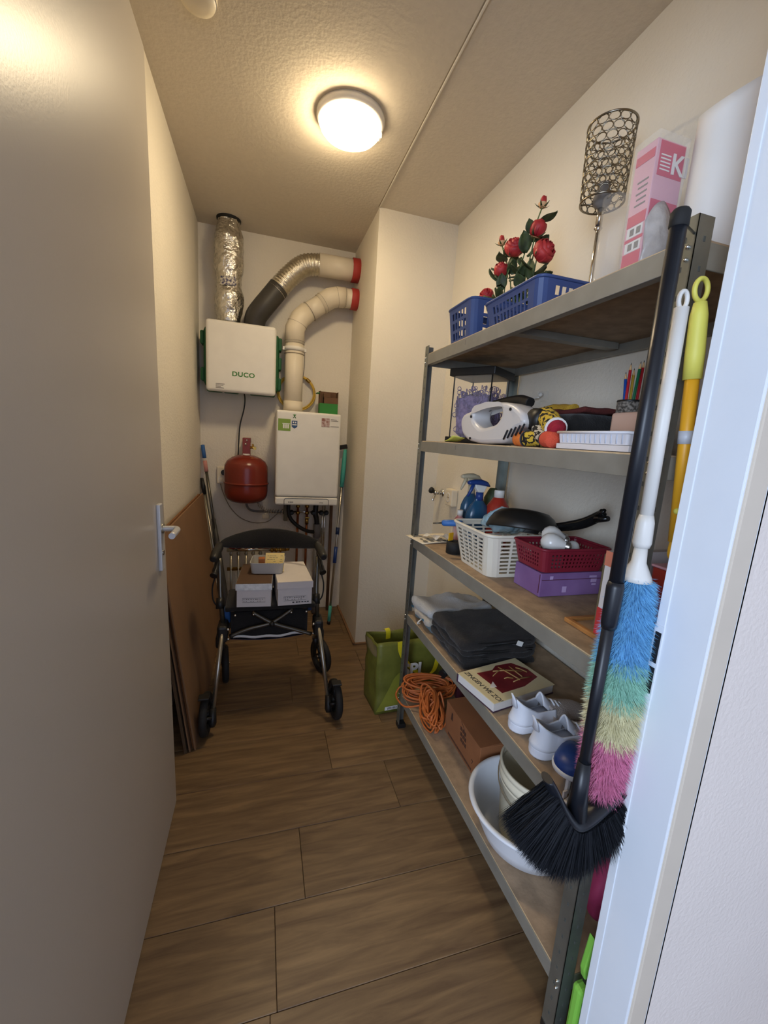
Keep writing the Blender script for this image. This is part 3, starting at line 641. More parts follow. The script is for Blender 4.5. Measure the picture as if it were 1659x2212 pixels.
# sheets of board leaning on the left wall
def board(i, y0, y1, h, xb, xt, th, m, label):
    n = Vector((h, 0, xb - xt)).normalized() * th
    b = B(); b.prism([(xb, y0, 0.002), (xt, y0, h), (xt - n.x, y0, h - n.z * 0), (xb - n.x, y0, 0.002)], (0, y1 - y0, 0))
    o = obj('board_sheet', b, m, None, (xb, (y0 + y1) / 2, 0.002), label=label, cat='board', group='boards leaning on the left wall', bev=0.0008)
board(0, 1.66, 2.85, 0.925, -0.252, -0.366, 0.007, 'hardboard', 'front brown hardboard sheet leaning on the left wall, facing the room')
board(1, 1.675, 2.78, 0.930, -0.263, -0.376, 0.006, 'hardboard_edge', 'second sheet from the front in the leaning board stack')
board(2, 1.655, 2.80, 0.925, -0.273, -0.384, 0.006, 'hardboard', 'third sheet from the front in the leaning board stack')
board(3, 1.650, 2.50, 0.90, -0.286, -0.392, 0.011, 'dark_board', 'dark thick sheet nearest the wall in the leaning board stack')

# ------------------------------------------------------------------ walker with boxes on its seat
RO = thing('rollator', 'black and grey four wheeled walker with boxes on its seat', 'walker', (0.06, 1.95, 0))
def wheel(c, r, w, ang, name='wheel'):
    c = Vector(c); ax = Vector((math.cos(ang), math.sin(ang), 0))
    pr = [(r - 0.030, -w / 2 * 0.7), (r - 0.012, -w / 2), (r - 0.003, -w / 2 * 0.7), (r, 0), (r - 0.003, w / 2 * 0.7), (r - 0.012, w / 2), (r - 0.030, w / 2 * 0.7), (r - 0.030, -w / 2 * 0.7)]
    o = obj(name, B().lathe(pr, c, ax, n=36), 'rubber', RO)
    b = B().cyl(c - ax * w * 0.6, c + ax * w * 0.6, 0.016, n=16); q = Vector((0, 0, 1)).rotation_difference(ax).to_matrix()
    for k in range(5):
        a = 2 * PI * k / 5 + 0.3; d = q @ Vector((math.cos(a), math.sin(a), 0))
        b.tube([c + d * 0.01, c + d * (r - 0.028)], [0.010, 0.007], 8)
    obj('wheel_hub', b, 'black_plastic', o)
    b = B().cyl(c - ax * (w * 0.6 + 0.004), c + ax * (w * 0.6 + 0.004), 0.006, n=10); obj('axle_bolt', b, 'chrome', o)
wheel((0.352, 1.765, 0.094), 0.094, 0.034, 0.10); wheel((-0.226, 1.765, 0.094), 0.094, 0.034, -0.05)
wheel((0.335, 2.165, 0.100), 0.100, 0.032, 0.40); wheel((-0.178, 2.165, 0.100), 0.100, 0.032, 0.12)
for s, xk, xw, xh in ((1, 0.268, 0.318, 0.262), (-1, -0.163, -0.198, -0.178)):
    b = B().tube([(xk, 1.83, 0.445), (xw, 1.75, 0.085)], 0.0095, 12); obj('rear_leg', b, 'aluminium', RO)
    b = B().tube([(xw - s * 0.002, 1.758, 0.125), (xw, 1.745, 0.06), (xw, 1.74, 0.045)], [0.014, 0.018, 0.012], 12); b.cyl((xw, 1.735, 0.09), (xw + s * 0.034, 1.728, 0.095), 0.007, n=10); obj('wheel_fork', b, 'black_plastic', RO)
    b = B().tube([(xw + s * 0.002, 1.76, 0.14), (xw + s * 0.010, 1.74, 0.195), (xw + s * 0.012, 1.735, 0.205)], 0.005, 8); b.box((min(xw + s * 0.008, xw + s * 0.052), 1.705, 0.198), (max(xw + s * 0.008, xw + s * 0.052), 1.745, 0.207), 0.003); obj('brake_shoe', b, 'black_plastic', RO)
    b = B().tube([(xk, 1.88, 0.46), (xk + s * 0.012, 2.0, 0.33), (xk + s * 0.03, 2.15, 0.22)], 0.0105, 12); obj('front_leg', b, 'dark_alu', RO)
    b = B().tube([(xk + s * 0.030, 2.15, 0.225), (xk + s * 0.034, 2.16, 0.18), (xk + s * 0.026, 2.165, 0.10)], [0.018, 0.015, 0.010], 12); obj('caster_fork', b, 'black_plastic', RO)
    b = B().box((xk - 0.022, 1.82, 0.395), (xk + 0.022, 1.915, 0.475), 0.012); b.box((xk + s * 0.012 - 0.018, 1.84, 0.36), (xk + s * 0.012 + 0.018, 1.90, 0.42), 0.01); obj('side_joint', b, 'black_plastic', RO)
    b = B().sphere((xk - s * 0.024, 1.835, 0.455), 0.007); b.sphere((xk - s * 0.024, 1.84, 0.405), 0.006); obj('joint_bolt', b, 'chrome', RO)
    b = B().tube([(xk, 1.87, 0.46), (xh, 1.92, 0.60), (xh + s * 0.004, 1.945, 0.70), (xh + s * 0.006, 1.952, 0.755)], 0.0105, 12); obj('upright', b, 'dark_alu', RO)
    b = B().tube([(xk + s * 0.006, 1.95, 0.47), (xh + s * 0.012, 1.985, 0.60), (xh + s * 0.014, 1.99, 0.70)], 0.0085, 12); obj('second_upright', b, 'black_plastic', RO)
    b = B().cyl((xh + s * 0.0, 1.895, 0.53), (xh + s * 0.0, 1.915, 0.575), 0.018, n=12); obj('height_clamp', b, 'black_plastic', RO)
    gx = xh + s * 0.012
    b = B().tube([(gx, 2.02, 0.80), (gx, 1.99, 0.795), (gx + s * 0.008, 1.93, 0.783), (gx + s * 0.012, 1.885, 0.772), (gx + s * 0.012, 1.875, 0.770)], [0.016, 0.020, 0.021, 0.018, 0.012], 14); obj('hand_grip', b, 'black_plastic', RO)
    b = B().tube(spline([(gx, 1.97, 0.775), (gx + s * 0.004, 1.945, 0.735), (gx + s * 0.010, 1.905, 0.70), (gx + s * 0.014, 1.89, 0.69)], 5), [0.013] * 4 + [0.011] * 4 + [0.014] * 4 + [0.017] * 4, 10); obj('brake_lever', b, 'black_plastic', RO)
    b = B().tube(spline([(gx + s * 0.006, 1.90, 0.69), (gx + s * 0.020, 1.90, 0.63), (gx + s * 0.016, 1.90, 0.57), (gx - s * 0.004, 1.905, 0.535)], 6), 0.0035, 8); obj('brake_cable', b, 'black_plastic', RO)
# backrest band: a padded crescent curving away
def band(u, v):
    x = -0.185 + 0.475 * u; e = math.sin(PI * u) ** 0.62
    y = 2.02 + 0.13 * math.sin(PI * u); zc = 0.803 - 0.01 * u - 0.02 * math.sin(PI * u); hh = 0.014 + 0.047 * e
    a = 2 * PI * v
    z = zc + 0.012 * math.sin(PI * u) + hh * math.sin(a) * (1.0 if math.sin(a) > 0 else 0.72)
    return Vector((x, y + 0.011 * math.cos(a), z))
b = B().grid(band, 28, 16); obj('backrest_band', b, 'black_fabric', RO)
b = B().box((-0.155, 1.86, 0.525), (0.255, 2.10, 0.548), 0.008); obj('seat', b, 'black_fabric', RO)
for (p, q) in (((-0.135, 1.868, 0.405), (0.145, 1.868, 0.522)), ((0.238, 1.86, 0.392), (-0.035, 1.86, 0.520))):
    sx_ = 1 if q[0] > p[0] else -1
    b = B().tube(spline([p, (p[0] + sx_ * 0.08, p[1], p[2] + 0.030), (0.055, p[1], 0.462), q], 6), 0.0092, 12); obj('cross_brace', b, 'dark_alu', RO)
b = B().sphere((0.053, 1.85, 0.462), 0.012); obj('cross_bolt', b, 'black_plastic', RO)
for x in (-0.11, -0.03, 0.14, 0.21):
    b = B().sphere((x, 1.855, 0.512), 0.006); obj('seat_bolt', b, 'chrome', RO)
def bagf(u, v):
    x = -0.13 + 0.35 * u; sag = math.sin(PI * u)
    prof_ = [(1.885, 0.515), (1.885, 0.42), (1.895, 0.385), (1.96, 0.37), (2.06, 0.375), (2.12, 0.40), (2.125, 0.515)]
    k = v * (len(prof_) - 1); i = min(int(k), len(prof_) - 2); f_ = k - i
    y = prof_[i][0] + (prof_[i + 1][0] - prof_[i][0]) * f_; z = prof_[i][1] + (prof_[i + 1][1] - prof_[i][1]) * f_
    return Vector((x, y, z - 0.012 * sag * (1 if z < 0.42 else 0)))
b = B().grid(bagf, 14, 12); obj('under_seat_bag', b, 'black_fabric', RO, solid=0.003)
b = B().grid(lambda u, v: Vector((-0.12 + 0.33 * u, 1.882 + 0.002 * math.sin(9 * u), 0.400 - 0.012 * v - 0.008 * math.sin(PI * u) + 0.003 * math.sin(17 * u))), 20, 1); obj('reflective_strip', b, 'print_white', RO, solid=0.002)
b = B().grid(lambda u, v: Vector((-0.135 + 0.35 * u, 1.886 + 0.22 * v, 0.387 - 0.030 * math.sin(PI * min(1, v * 1.2 + .05)) - 0.014 * math.sin(PI * u))), 16, 8); obj('bag_bottom', b, 'navy_fabric', RO, solid=0.003)
b = B().box((-0.165, 1.93, 0.44), (-0.135, 1.98, 0.51), 0.006); obj('side_label', b, 'blue_grip', RO)
b = B().box((0.222, 1.93, 0.48), (0.245, 1.98, 0.52), 0.006); obj('side_label', b, 'navy', RO)

def shoebox(name, label, c, w, l, h, rot, lid_m, edge_m):
    t = thing(name, label, 'box', (c[0], c[1], c[2]), 'shoe boxes on the walker seat', rot)
    R = Matrix.Translation(Vector(c)) @ Matrix.Rotation(rot, 4, 'Z')
    b = B().box((-w / 2, 0, 0), (w / 2, l, h * 0.80), 0.001); b.bm.transform(R); obj('box_body', b, 'white_card', t)
    b = B().box((-w / 2 - 0.002, -0.003, h), (w / 2 + 0.002, l + 0.003, h + 0.002)); b.bm.transform(R); ld = obj('box_lid', b, lid_m, t)
    b = B(); b.box((-w / 2 - 0.004, -0.0065, h * 0.74), (w / 2 + 0.004, -0.005, h + 0.001)); b.box((-w / 2 - 0.003, -0.003, h * 0.76), (-w / 2 - 0.001, l + 0.003, h)); b.box((w / 2 + 0.001, -0.003, h * 0.76), (w / 2 + 0.003, l + 0.003, h)); b.bm.transform(R)
    obj('lid_rim', b, edge_m, ld)
    b = B(); rr = random.Random(int(c[0] * 999))
    b.tube([(-w * 0.33, -0.0008, h * 0.38), (-w * 0.33, -0.0008, h * 0.20), (w * 0.33, -0.0008, h * 0.20), (w * 0.33, -0.0008, h * 0.38), (-w * 0.33, -0.0008, h * 0.38)], 0.0006, 4)
    for k in range(9):
        x = -w * 0.30 + w * 0.6 * k / 9; b.box((x, -0.0012, h * 0.31), (x + rr.uniform(0.003, 0.008), -0.0004, h * 0.345))
        if k % 3 < 2: b.box((x, -0.0012, h * 0.235), (x + rr.uniform(0.003, 0.006), -0.0004, h * 0.265))
    b.bm.transform(R); obj('box_print', b, 'print_grey', t, kind='stuff')
    return t, R
t, R = shoebox('shoe_box', 'left shoe box on the walker seat with dark lid and taped white end', (-0.029, 1.852, 0.550), 0.150, 0.28, 0.112, -0.06, 'box_lid_brown', 'tape_clear')
t, R = shoebox('shoe_box', 'right shoe box on the walker seat, all white with a pale lid', (0.155, 1.852, 0.550), 0.156, 0.30, 0.114, 0.05, 'white_card', 'white_card')
b = B()
for k, x in enumerate((-0.012, 0.004, 0.016, 0.030, 0.044, 0.056)): b.box((x, -0.0014, 0.011), (x + 0.009, -0.0004, 0.016))
b.bm.transform(R); obj('bold_print', b, 'print_dark', t, kind='stuff')

def open_box(b, w0, l0, w1, l1, h, c, r=0.02, n=6, rot=0.0, th=0.003, bottom=True):
    """rounded open tray, inner and outer skin"""
    def ring(w, l, rr, z):
        p = []
        for sx, sy, a0 in ((1, 1, 0), (-1, 1, PI / 2), (-1, -1, PI), (1, -1, 3 * PI / 2)):
            for k in range(n + 1):
                a = a0 + PI / 2 * k / n; p.append(Vector((sx * (w / 2 - rr) + rr * math.cos(a), sy * (l / 2 - rr) + rr * math.sin(a), z)))
        return p
    Q = Matrix.Translation(Vector(c)) @ Matrix.Rotation(rot, 4, 'Z')
    rs = [ring(w0, l0, r, 0), ring(w1, l1, r, h), ring(w1 - 2 * th, l1 - 2 * th, max(r - th, 0.002), h), ring(w0 - 2 * th, l0 - 2 * th, max(r - th, 0.002), th)]
    b.rings([[Q @ p for p in q] for q in rs], smooth=False); return b
t = thing('plastic_bin', 'small grey white plastic bin lying across the shoe boxes', 'bin', (0.035, 2.02, 0.666))
b = open_box(B(), 0.145, 0.125, 0.160, 0.140, 0.055, (0.033, 2.03, 0.667), 0.018, rot=-0.10); obj('bin_body', b, 'grey_bin', t)
t = thing('note_pad', 'yellow lined note pad propped up in the grey bin', 'note pad', (0.06, 1.99, 0.68))
Q = Matrix.Translation((0.062, 1.985, 0.672)) @ Matrix.Rotation(-0.10, 4, 'Z') @ Matrix.Rotation(-0.55, 4, 'X')
b = B().box((-0.045, 0, 0), (0.045, 0.008, 0.094), 0.0008); b.bm.transform(Q); obj('pad_pages', b, 'note_yellow', t)
b = B(); rr = random.Random(3)
for k in range(8):
    x = -0.036
    while x < 0.034:
        w_ = rr.uniform(0.004, 0.014)
        if rr.random() < 0.75: b.box((x, -0.0009, 0.012 + k * 0.0095), (min(x + w_, 0.038), -0.0002, 0.0135 + k * 0.0095))
        x += w_ + 0.003
b.bm.transform(Q); obj('handwriting', b, 'print_grey', t, kind='stuff')
t = thing('wooden_block', 'orange brown wooden block standing in the grey bin beside the pad', 'block', (0.0, 2.02, 0.67))
b = B().box((-0.012, 1.995, 0.671), (0.018, 2.03, 0.735), 0.003); obj('block_body', b, 'wood_orange', t)
t = thing('white_clip', 'small white and black clip in the left corner of the grey bin', 'clip', (-0.03, 2.02, 0.67))
b = B().box((-0.04, 1.99, 0.672), (-0.016, 2.02, 0.702), 0.004); obj('clip_body', b, 'white_plastic', t)
b = B().cyl((-0.038, 1.988, 0.697), (-0.016, 1.988, 0.703), 0.005, n=8); obj('clip_hinge', b, 'black_plastic', t)

# ------------------------------------------------------------------ green shopping bag
t = thing('shopping_bag', 'green reusable shopping bag on the floor behind the far shelf post', 'bag', (0.70, 1.84, 0))
x0, x1, y0, y1, hb = 0.535, 0.90, 1.735, 1.90, 0.365
def bagface(u, v):
    # walk round the outline u, height v
    per = [(x0 + 0.015, y0), (x1, y0 + 0.02), (x1, y1), (x0, y1 + 0.01)]
    k = u * 4; i = int(k) % 4; f_ = k - int(k); a, c = per[i], per[(i + 1) % 4]
    x = a[0] + (c[0] - a[0]) * f_; y = a[1] + (c[1] - a[1]) * f_
    fl = 1 + 0.04 * v
    p = Vector((0.72 + (x - 0.72) * fl, 1.82 + (y - 1.82) * (1 - 0.1 * v), v * hb * (1 + 0.03 * math.sin(2 * PI * u + 1))))
    if 0 < v: p += noise.noise_vector(Vector((x * 9, y * 9, v * 5))) * 0.014 * min(1, v * 3)
    return p
b = B().grid(bagface, 48, 16); bmesh.ops.remove_doubles(b.bm, verts=b.bm.verts, dist=0.0005)
bg = obj('bag_body', b, 'bag_green', t, solid=0.0015)
b = B().box((x0 + 0.012, y0 + 0.008, 0.001), (x1 - 0.01, y1 - 0.01, 0.005)); obj('bag_floor', b, 'bag_green', t)
b = B().grid(lambda u, v: bagface((0.245) * (u ** 1.0) * 0.42 + 0.002, 0.04 + 0.52 * v * (math.sin(PI * min(u, 1) * 0.5))) + Vector((0, -0.003, 0)), 10, 8); obj('light_panel', b, 'bag_lime', bg)
b = B().grid(lambda u, v: bagface(0.745 + 0.24 * u, 0.80 + 0.16 * v) + Vector((-0.003, 0, 0)), 8, 4); obj('top_hem', b, 'bag_side', bg)
b = B().grid(lambda u, v: bagface(0.035 + 0.05 * u, 0.045 + 0.055 * v) + Vector((0, -0.005, 0)), 3, 2); obj('care_label', b, 'print_white', bg)
b = B(); 
for k in range(7): b.grid(lambda u, v, k=k: bagface(0.045 + 0.005 * k + 0.0025 * u, 0.055 + 0.035 * v) + Vector((0, -0.0065, 0)), 1, 1)
obj('bar_code', b, 'print_dark', bg, kind='stuff')
for pts in ([(0.655, 1.742, 0.375), (0.66, 1.735, 0.33), (0.685, 1.733, 0.28), (0.74, 1.732, 0.22), (0.80, 1.735, 0.19), (0.845, 1.74, 0.20), (0.865, 1.745, 0.26), (0.865, 1.75, 0.32)], [(0.62, 1.89, 0.37), (0.625, 1.872, 0.385), (0.632, 1.864, 0.37), (0.634, 1.866, 0.33)]):
    P_ = spline(pts, 6); b = B()
    rs = [[p + Vector((-0.012, 0, 0)), p + Vector((0.012, 0, 0.004)), p + Vector((0.012, -0.0015, 0.004)), p + Vector((-0.012, -0.0015, 0))] for p in P_]
    b.rings(rs, smooth=False); obj('carry_strap', b, 'strap_yellow', t)
text('bag_lettering', 'SPI', 0.085, (0.672, 1.726, 0.205), (1, 0.02, 0), (0, 0, 1), 'print_white', t, 0.001, bold=0.003)

# ------------------------------------------------------------------ steel shelving unit
SH = [1.695, 1.349, 0.933, 0.579, 0.183]
YF, YN, SD = 1.651, 0.554, 0.428
def xf(y): return 0.633 + (YF - y) * 0.0182
SK = -math.atan(0.0182)
SHELF = thing('shelving_unit', 'tall grey steel shelving unit with five particle board shelves', 'shelf', (0.86, 1.10, 0))
def sheared(b):
    for v in b.bm.verts: v.co.x += xf(v.co.y)
    return b
LW, LT = 0.034, 0.0022
for (y0, sy) in ((YF, -1), (YN, 1)):
    for (x0_, sx) in ((0.0, 1), (SD, -1)):
        b = B()
        ya, yb_ = sorted((y0, y0 + sy * LW)); xa, xb_ = sorted((x0_, x0_ + sx * LT)); b.box((xa, ya, 0.002), (xb_, yb_, 1.726))
        ya, yb_ = sorted((y0, y0 + sy * LT)); xa, xb_ = sorted((x0_, x0_ + sx * LW)); b.box((xa, ya, 0.002), (xb_, yb_, 1.726))
        p = obj('post', sheared(b), 'galv', SHELF)
        b = B()
        for k in range(38):
            z = 0.06 + k * 0.044
            ys_ = y0 + sy * 0.017; b.box((x0_ - 0.0006, ys_ - 0.002, z), (x0_ + 0.0006, ys_ + 0.002, z + 0.008))
            xs_ = x0_ + sx * 0.019; b.box((xs_ - 0.002, y0 - 0.0006, z), (xs_ + 0.002, y0 + 0.0006, z + 0.008))
        obj('post_slots', sheared(b), 'slot_grey', p, kind='stuff')
        b = B().box((x0_ - 0.002 if sx > 0 else x0_ - LW - 0.001, min(y0 - sy * 0.002, y0 + sy * (LW + 0.001)), 0.0), (x0_ + LW + 0.001 if sx > 0 else x0_ + 0.002, max(y0 - sy * 0.002, y0 + sy * (LW + 0.001)), 0.022), 0.002); obj('foot_cap', sheared(b), 'black_plastic', p)
for i, z in enumerate(SH):
    b = B().box((0.004, YN + 0.004, z - 0.010), (SD - 0.004, YF - 0.004, z)); dk = obj('shelf_board', sheared(b), 'mdf', SHELF)
    b = B().box((0.0032, YN + 0.036, z - 0.0095), (0.0042, YF - 0.036, z - 0.0005)); obj('board_edge', sheared(b), 'mdf_edge', dk)
    for x_, s_ in ((0.0, 1), (SD, -1)):
        b = B(); xa, xb_ = sorted((x_ + s_ * 0.0023, x_ + s_ * 0.0045)); b.box((min(xa, x_ + s_ * 0.0005), YN + 0.003, z - 0.044), (max(xb_, x_ + s_ * 0.0025), YF - 0.003, z - 0.003), 0.0008, seg=1)
        xa, xb_ = sorted((x_ + s_ * 0.003, x_ + s_ * 0.020)); b.box((xa, YN + 0.003, z - 0.044), (xb_, YF - 0.003, z - 0.042)); obj('long_beam', sheared(b), 'steel_grey', SHELF)
    for y_, s_ in ((YN, 1), (YF, -1)):
        b = B(); ya, yb_ = sorted((y_ + s_ * 0.003, y_ + s_ * 0.006)); b.box((0.003, ya, z - 0.044), (SD - 0.003, yb_, z - 0.003), 0.0008, seg=1); obj('side_beam', sheared(b), 'steel_grey', SHELF)
    b = B().box((0.02, 1.085, z - 0.030), (SD - 0.02, 1.117, z - 0.0105), 0.001, seg=1); obj('cross_bar', sheared(b), 'steel_grey', SHELF)
    for y_ in (YN + 0.010, YF - 0.010):
        for dz in (0.015, 0.034):
            b = B().sphere((xf(y_) - 0.001, y_, z - dz), 0.0035, n=8, m=6); obj('rivet', b, 'chrome', SHELF)
    if i < 2:
        b = B().box((0.0, 1.305, z - 0.025), (0.0006, 1.308, z - 0.010)); obj('beam_tab', sheared(b), 'print_grey', SHELF)
# particle board lip showing along the near end of the top shelf
# ------------------------------------------------------------------ lattice baskets
def basket(name, label, cat, m, rect0, rect1, z0, z1, group, pat, rot=0.0, th=0.0022, cr=0.022, slant=0.0, rim_r=0.0045, rim_flat=1.0):
    """rect = x0,x1,y0,y1 at base and rim; pat(side, i, j) -> None ; cells = (ncol_x, ncol_y, rows, bar_frac)"""
    ncx, ncy, nr, bar, vb, ends = pat; barc, bar = bar if isinstance(bar, tuple) else (bar, bar)
    cx_, cy_ = (rect0[0] + rect0[1]) / 2, (rect0[2] + rect0[3]) / 2
    t = thing(name, label, cat, (cx_, cy_, z0), group)
    def per(rect):
        a0, a1, b0, b1 = rect; pts = []; hol = []
        for (px, py, qx, qy, nc) in ((a0 + cr, b0, a1 - cr, b0, ncx), (a1, b0 + cr, a1, b1 - cr, ncy), (a1 - cr, b1, a0 + cr, b1, ncx), (a0, b1 - cr, a0, b0 + cr, ncy)):
            ts = []
            e0 = ends
            for i in range(nc):
                u0 = e0 + (1 - 2 * e0) * (i + barc / 2) / nc; u1 = e0 + (1 - 2 * e0) * (i + 1 - barc / 2) / nc
                ts += [(u0, True), (u1, False)]
            pts.append((px, py)); hol.append(False)
            for u, h in ts: pts.append((px + (qx - px) * u, py + (qy - py) * u)); hol.append(h)
            pts.append((qx, qy)); hol.append(False)
            # corner
            ccx = {0: (a1 - cr, b0 + cr), 1: (a1 - cr, b1 - cr), 2: (a0 + cr, b1 - cr), 3: (a0 + cr, b0 + cr)}
            k = len([1 for _ in hol if False])
            idx = [(a0 + cr, b0), (a1, b0 + cr), (a1 - cr, b1), (a0, b1 - cr)].index((px, py))
            c_ = ccx[idx]; st = -PI / 2 + idx * PI / 2
            for q in (1, 2): pts.append((c_[0] + cr * math.cos(st + q * PI / 6), c_[1] + cr * math.sin(st + q * PI / 6))); hol.append(False)
        return pts, hol
    p0, hol = per(rect0); p1, _ = per(rect1); n = len(p0)
    lv = [(0.0, False)]
    m0, m1 = vb
    for j in range(nr):
        lv += [(m0 + (1 - m0 - m1) * (j + bar / 2) / nr, True), (m0 + (1 - m0 - m1) * (j + 1 - bar / 2) / nr, False)]
    lv.append((1.0, False))
    b = B(); R_ = Matrix.Translation((cx_, cy_, 0)) @ Matrix.Rotation(rot, 4, 'Z') @ Matrix.Translation((-cx_, -cy_, 0))
    def pos(i, f_):
        x = p0[i][0] + (p1[i][0] - p0[i][0]) * f_; y = p0[i][1] + (p1[i][1] - p0[i][1]) * f_
        return R_ @ Vector((x, y, z0 + (z1 - z0) * f_))
    vs = [[b.bm.verts.new(pos(i, f_)) for i in range(n)] for f_, _ in lv]
    for j in range(len(lv) - 1):
        for i in range(n):
            if lv[j][1] and hol[i]: continue
            k = (i + 1) % n; b.bm.faces.new((vs[j][i], vs[j][k], vs[j + 1][k], vs[j + 1][i]))
    obj('lattice_wall', b, m, t, solid=th)
    b = B(); b.rings([[pos(i, 1.0) for i in range(n)]], caps=False)
    b.tube([pos(i, 0.985) + Vector((0, 0, 0)) for i in range(n)], rim_r, 8, closed=True); obj('rim', b, m, t)
    b = B(); f_ = b.bm.faces.new([b.bm.verts.new(pos(i, 0.0) + Vector((0, 0, 0.001))) for i in range(n)]); obj('basket_floor', b, m, t, solid=0.002)
    return t

# ------------------------------------------------------------------ top shelf
z = SH[0]
basket('blue_basket', 'blue plastic slotted basket at the far end of the top shelf', 'basket', 'basket_blue', (0.668, 0.875, 1.330, 1.495), (0.655, 0.890, 1.318, 1.510), z + 0.001, z + 0.132, 'blue slotted baskets', (6, 5, 3, (0.34, 0.30), (0.10, 0.13), 0.10))
basket('blue_basket', 'blue plastic slotted basket standing nearer the lamp on the top shelf', 'basket', 'basket_blue', (0.680, 0.905, 0.985, 1.235), (0.664, 0.920, 0.968, 1.250), z + 0.001, z + 0.084, 'blue slotted baskets', (8, 10, 2, (0.36, 0.26), (0.14, 0.18), 0.10))

t = thing('rose_bunch', 'bunch of red artificial roses rising behind the blue baskets', 'flowers', (0.85, 1.36, z))
base = Vector((0.845, 1.38, z + 0.02))
rr = random.Random(11)
def rose(c, r, d, open_=0.6):
    d = Vector(d).normalized(); q = Vector((0, 0, 1)).rotation_difference(d).to_matrix(); c = Vector(c)
    b = B()
    layers = [(3, 0.25, 1.0), (4, 0.5, 0.95), (5, 0.8, 0.85), (6, 1.0, 0.7)]
    for li, (n, rad, hgt) in enumerate(layers):
        if rad > open_ + 0.42: continue
        for k in range(n):
            a0 = 2 * PI * (k + 0.37 * li) / n; w = 2 * PI / n * 0.72
            def pf(u, v, a0=a0, w=w, rad=rad, hgt=hgt, li=li):
                a = a0 + (u - 0.5) * 2 * w; prof = math.sin(PI * min(1, 0.12 + v * 0.75)) ** 0.7
                rr_ = r * rad * (0.30 + 0.62 * prof + 0.30 * v * v * open_ * (1 if li > 1 else 0.2)); zz = r * (-0.75 + 1.55 * v * hgt - 0.16 * abs(u - 0.5) * 2 * v)
                return c + q @ Vector((rr_ * math.cos(a), rr_ * math.sin(a), zz))
            b.grid(pf, 5, 5)
    o = obj('rose', b, 'petal_red', t, solid=0.0008)
    b = B().lathe([(0.0005, -0.88), (0.40, -0.82), (0.64, -0.48), (0.66, -0.28)], n=14); b.bm.transform(Matrix.Translation(c) @ q.to_4x4() @ Matrix.Scale(r, 4)); obj('rose_base', b, 'petal_base', o)
    b = B()
    for k in range(5):
        a = 2 * PI * k / 5; u_ = Vector((math.cos(a), math.sin(a), 0)); w_ = Vector((-math.sin(a), math.cos(a), 0))
        b.rings([[c + q @ (u_ * r * 0.25 + w_ * r * 0.16 + Vector((0, 0, -r * 0.85))), c + q @ (u_ * r * 0.25 - w_ * r * 0.16 + Vector((0, 0, -r * 0.85)))], [c + q @ (u_ * r * 0.85 + w_ * 0.1 * r + Vector((0, 0, -r * 0.5))), c + q @ (u_ * r * 0.85 - w_ * 0.1 * r + Vector((0, 0, -r * 0.5)))], [c + q @ (u_ * r * 1.15 + Vector((0, 0, -r * 0.2)) + w_ * 0.01 * r), c + q @ (u_ * r * 1.15 + Vector((0, 0, -r * 0.2)) - w_ * 0.01 * r)]], close=False, caps=False)
    obj('sepals', b, 'leaf_green', o, solid=0.0008)
    e = c - d * r * 0.8; mid = (e + base) / 2 + Vector((rr.uniform(-0.02, 0.02), rr.uniform(-0.02, 0.02), 0.03))
    b = B().tube(spline([base + Vector((rr.uniform(-0.015, 0.015), rr.uniform(-0.015, 0.015), 0)), mid, e], 6), 0.0024, 6); obj('rose_stem', b, 'stem_green', t)
    return mid, e
RS = [((0.80, 1.500, 1.905), 0.028, (-0.7, -0.3, 0.5), 0.6), ((0.83, 1.462, 1.985), 0.032, (-0.3, -0.5, 0.8), 0.4), ((0.85, 1.415, 2.048), 0.036, (-0.2, -0.5, 0.6), 0.8),
      ((0.86, 1.300, 2.060), 0.033, (0.1, -0.4, 0.9), 0.55), ((0.87, 1.262, 1.980), 0.038, (0.3, -0.8, 0.4), 0.75), ((0.87, 1.305, 2.142), 0.022, (0.1, 0.0, 1), 0.1), ((0.86, 1.530, 2.115), 0.022, (-0.1, 0.1, 1), 0.1), ((0.90, 1.36, 2.085), 0.020, (0, 0, 1), 0.1)]
lm = None
for c, r, d, op in RS:
    mid, e = rose(c, r, d, op)
    for k in range(8):
        p = mid.lerp(e, rr.uniform(-0.55, 0.85)); dd = Vector((rr.uniform(-1, 1), rr.uniform(-1, 0.6), rr.uniform(-0.2, 0.8))).normalized(); s_ = rr.uniform(0.042, 0.068)
        w_ = dd.cross(Vector((rr.uniform(-.5, .5), rr.uniform(-.5, .5), 1))).normalized(); nn = dd.cross(w_)
        b = B().grid(lambda u, v, p=p, dd=dd, w_=w_, nn=nn, s_=s_: p + dd * s_ * (0.15 + u) + w_ * (v - 0.5) * s_ * 0.72 * math.sin(PI * min(1, u * 0.94 + 0.05)) ** 0.8 + nn * s_ * (0.10 * abs(v - 0.5) * 2 - 0.18 * u * u), 6, 4)
        obj('rose_leaf', b, 'leaf_green', t, solid=0.0007)

t = thing('table_lamp', 'silver table lamp with a ring lattice shade on the top shelf', 'lamp', (0.95, 1.128, z))
lx, ly = 0.950, 1.128
b = B().lathe([(0.0005, 0), (0.042, 0.002), (0.040, 0.010), (0.02, 0.016), (0.008, 0.024), (0.0005, 0.024)], (lx, ly, z + 0.001), n=28); obj('base', b, 'chrome', t)
b = B().cyl((lx, ly, z + 0.02), (lx, ly, 2.07), 0.006, n=12); b.lathe([(0.006, -0.008), (0.012, 0), (0.006, 0.008)], (lx, ly, 2.002), n=14); b.cyl((lx, ly, 2.006), (lx, ly, 2.062), 0.0092, n=12); obj('stem', b, 'chrome', t)
b = B().lathe([(0.009, 2.056), (0.023, 2.066), (0.026, 2.084), (0.018, 2.100), (0.017, 2.122), (0.0005, 2.127)], (lx, ly, 0), n=20); obj('bulb_socket', b, 'print_grey', t)
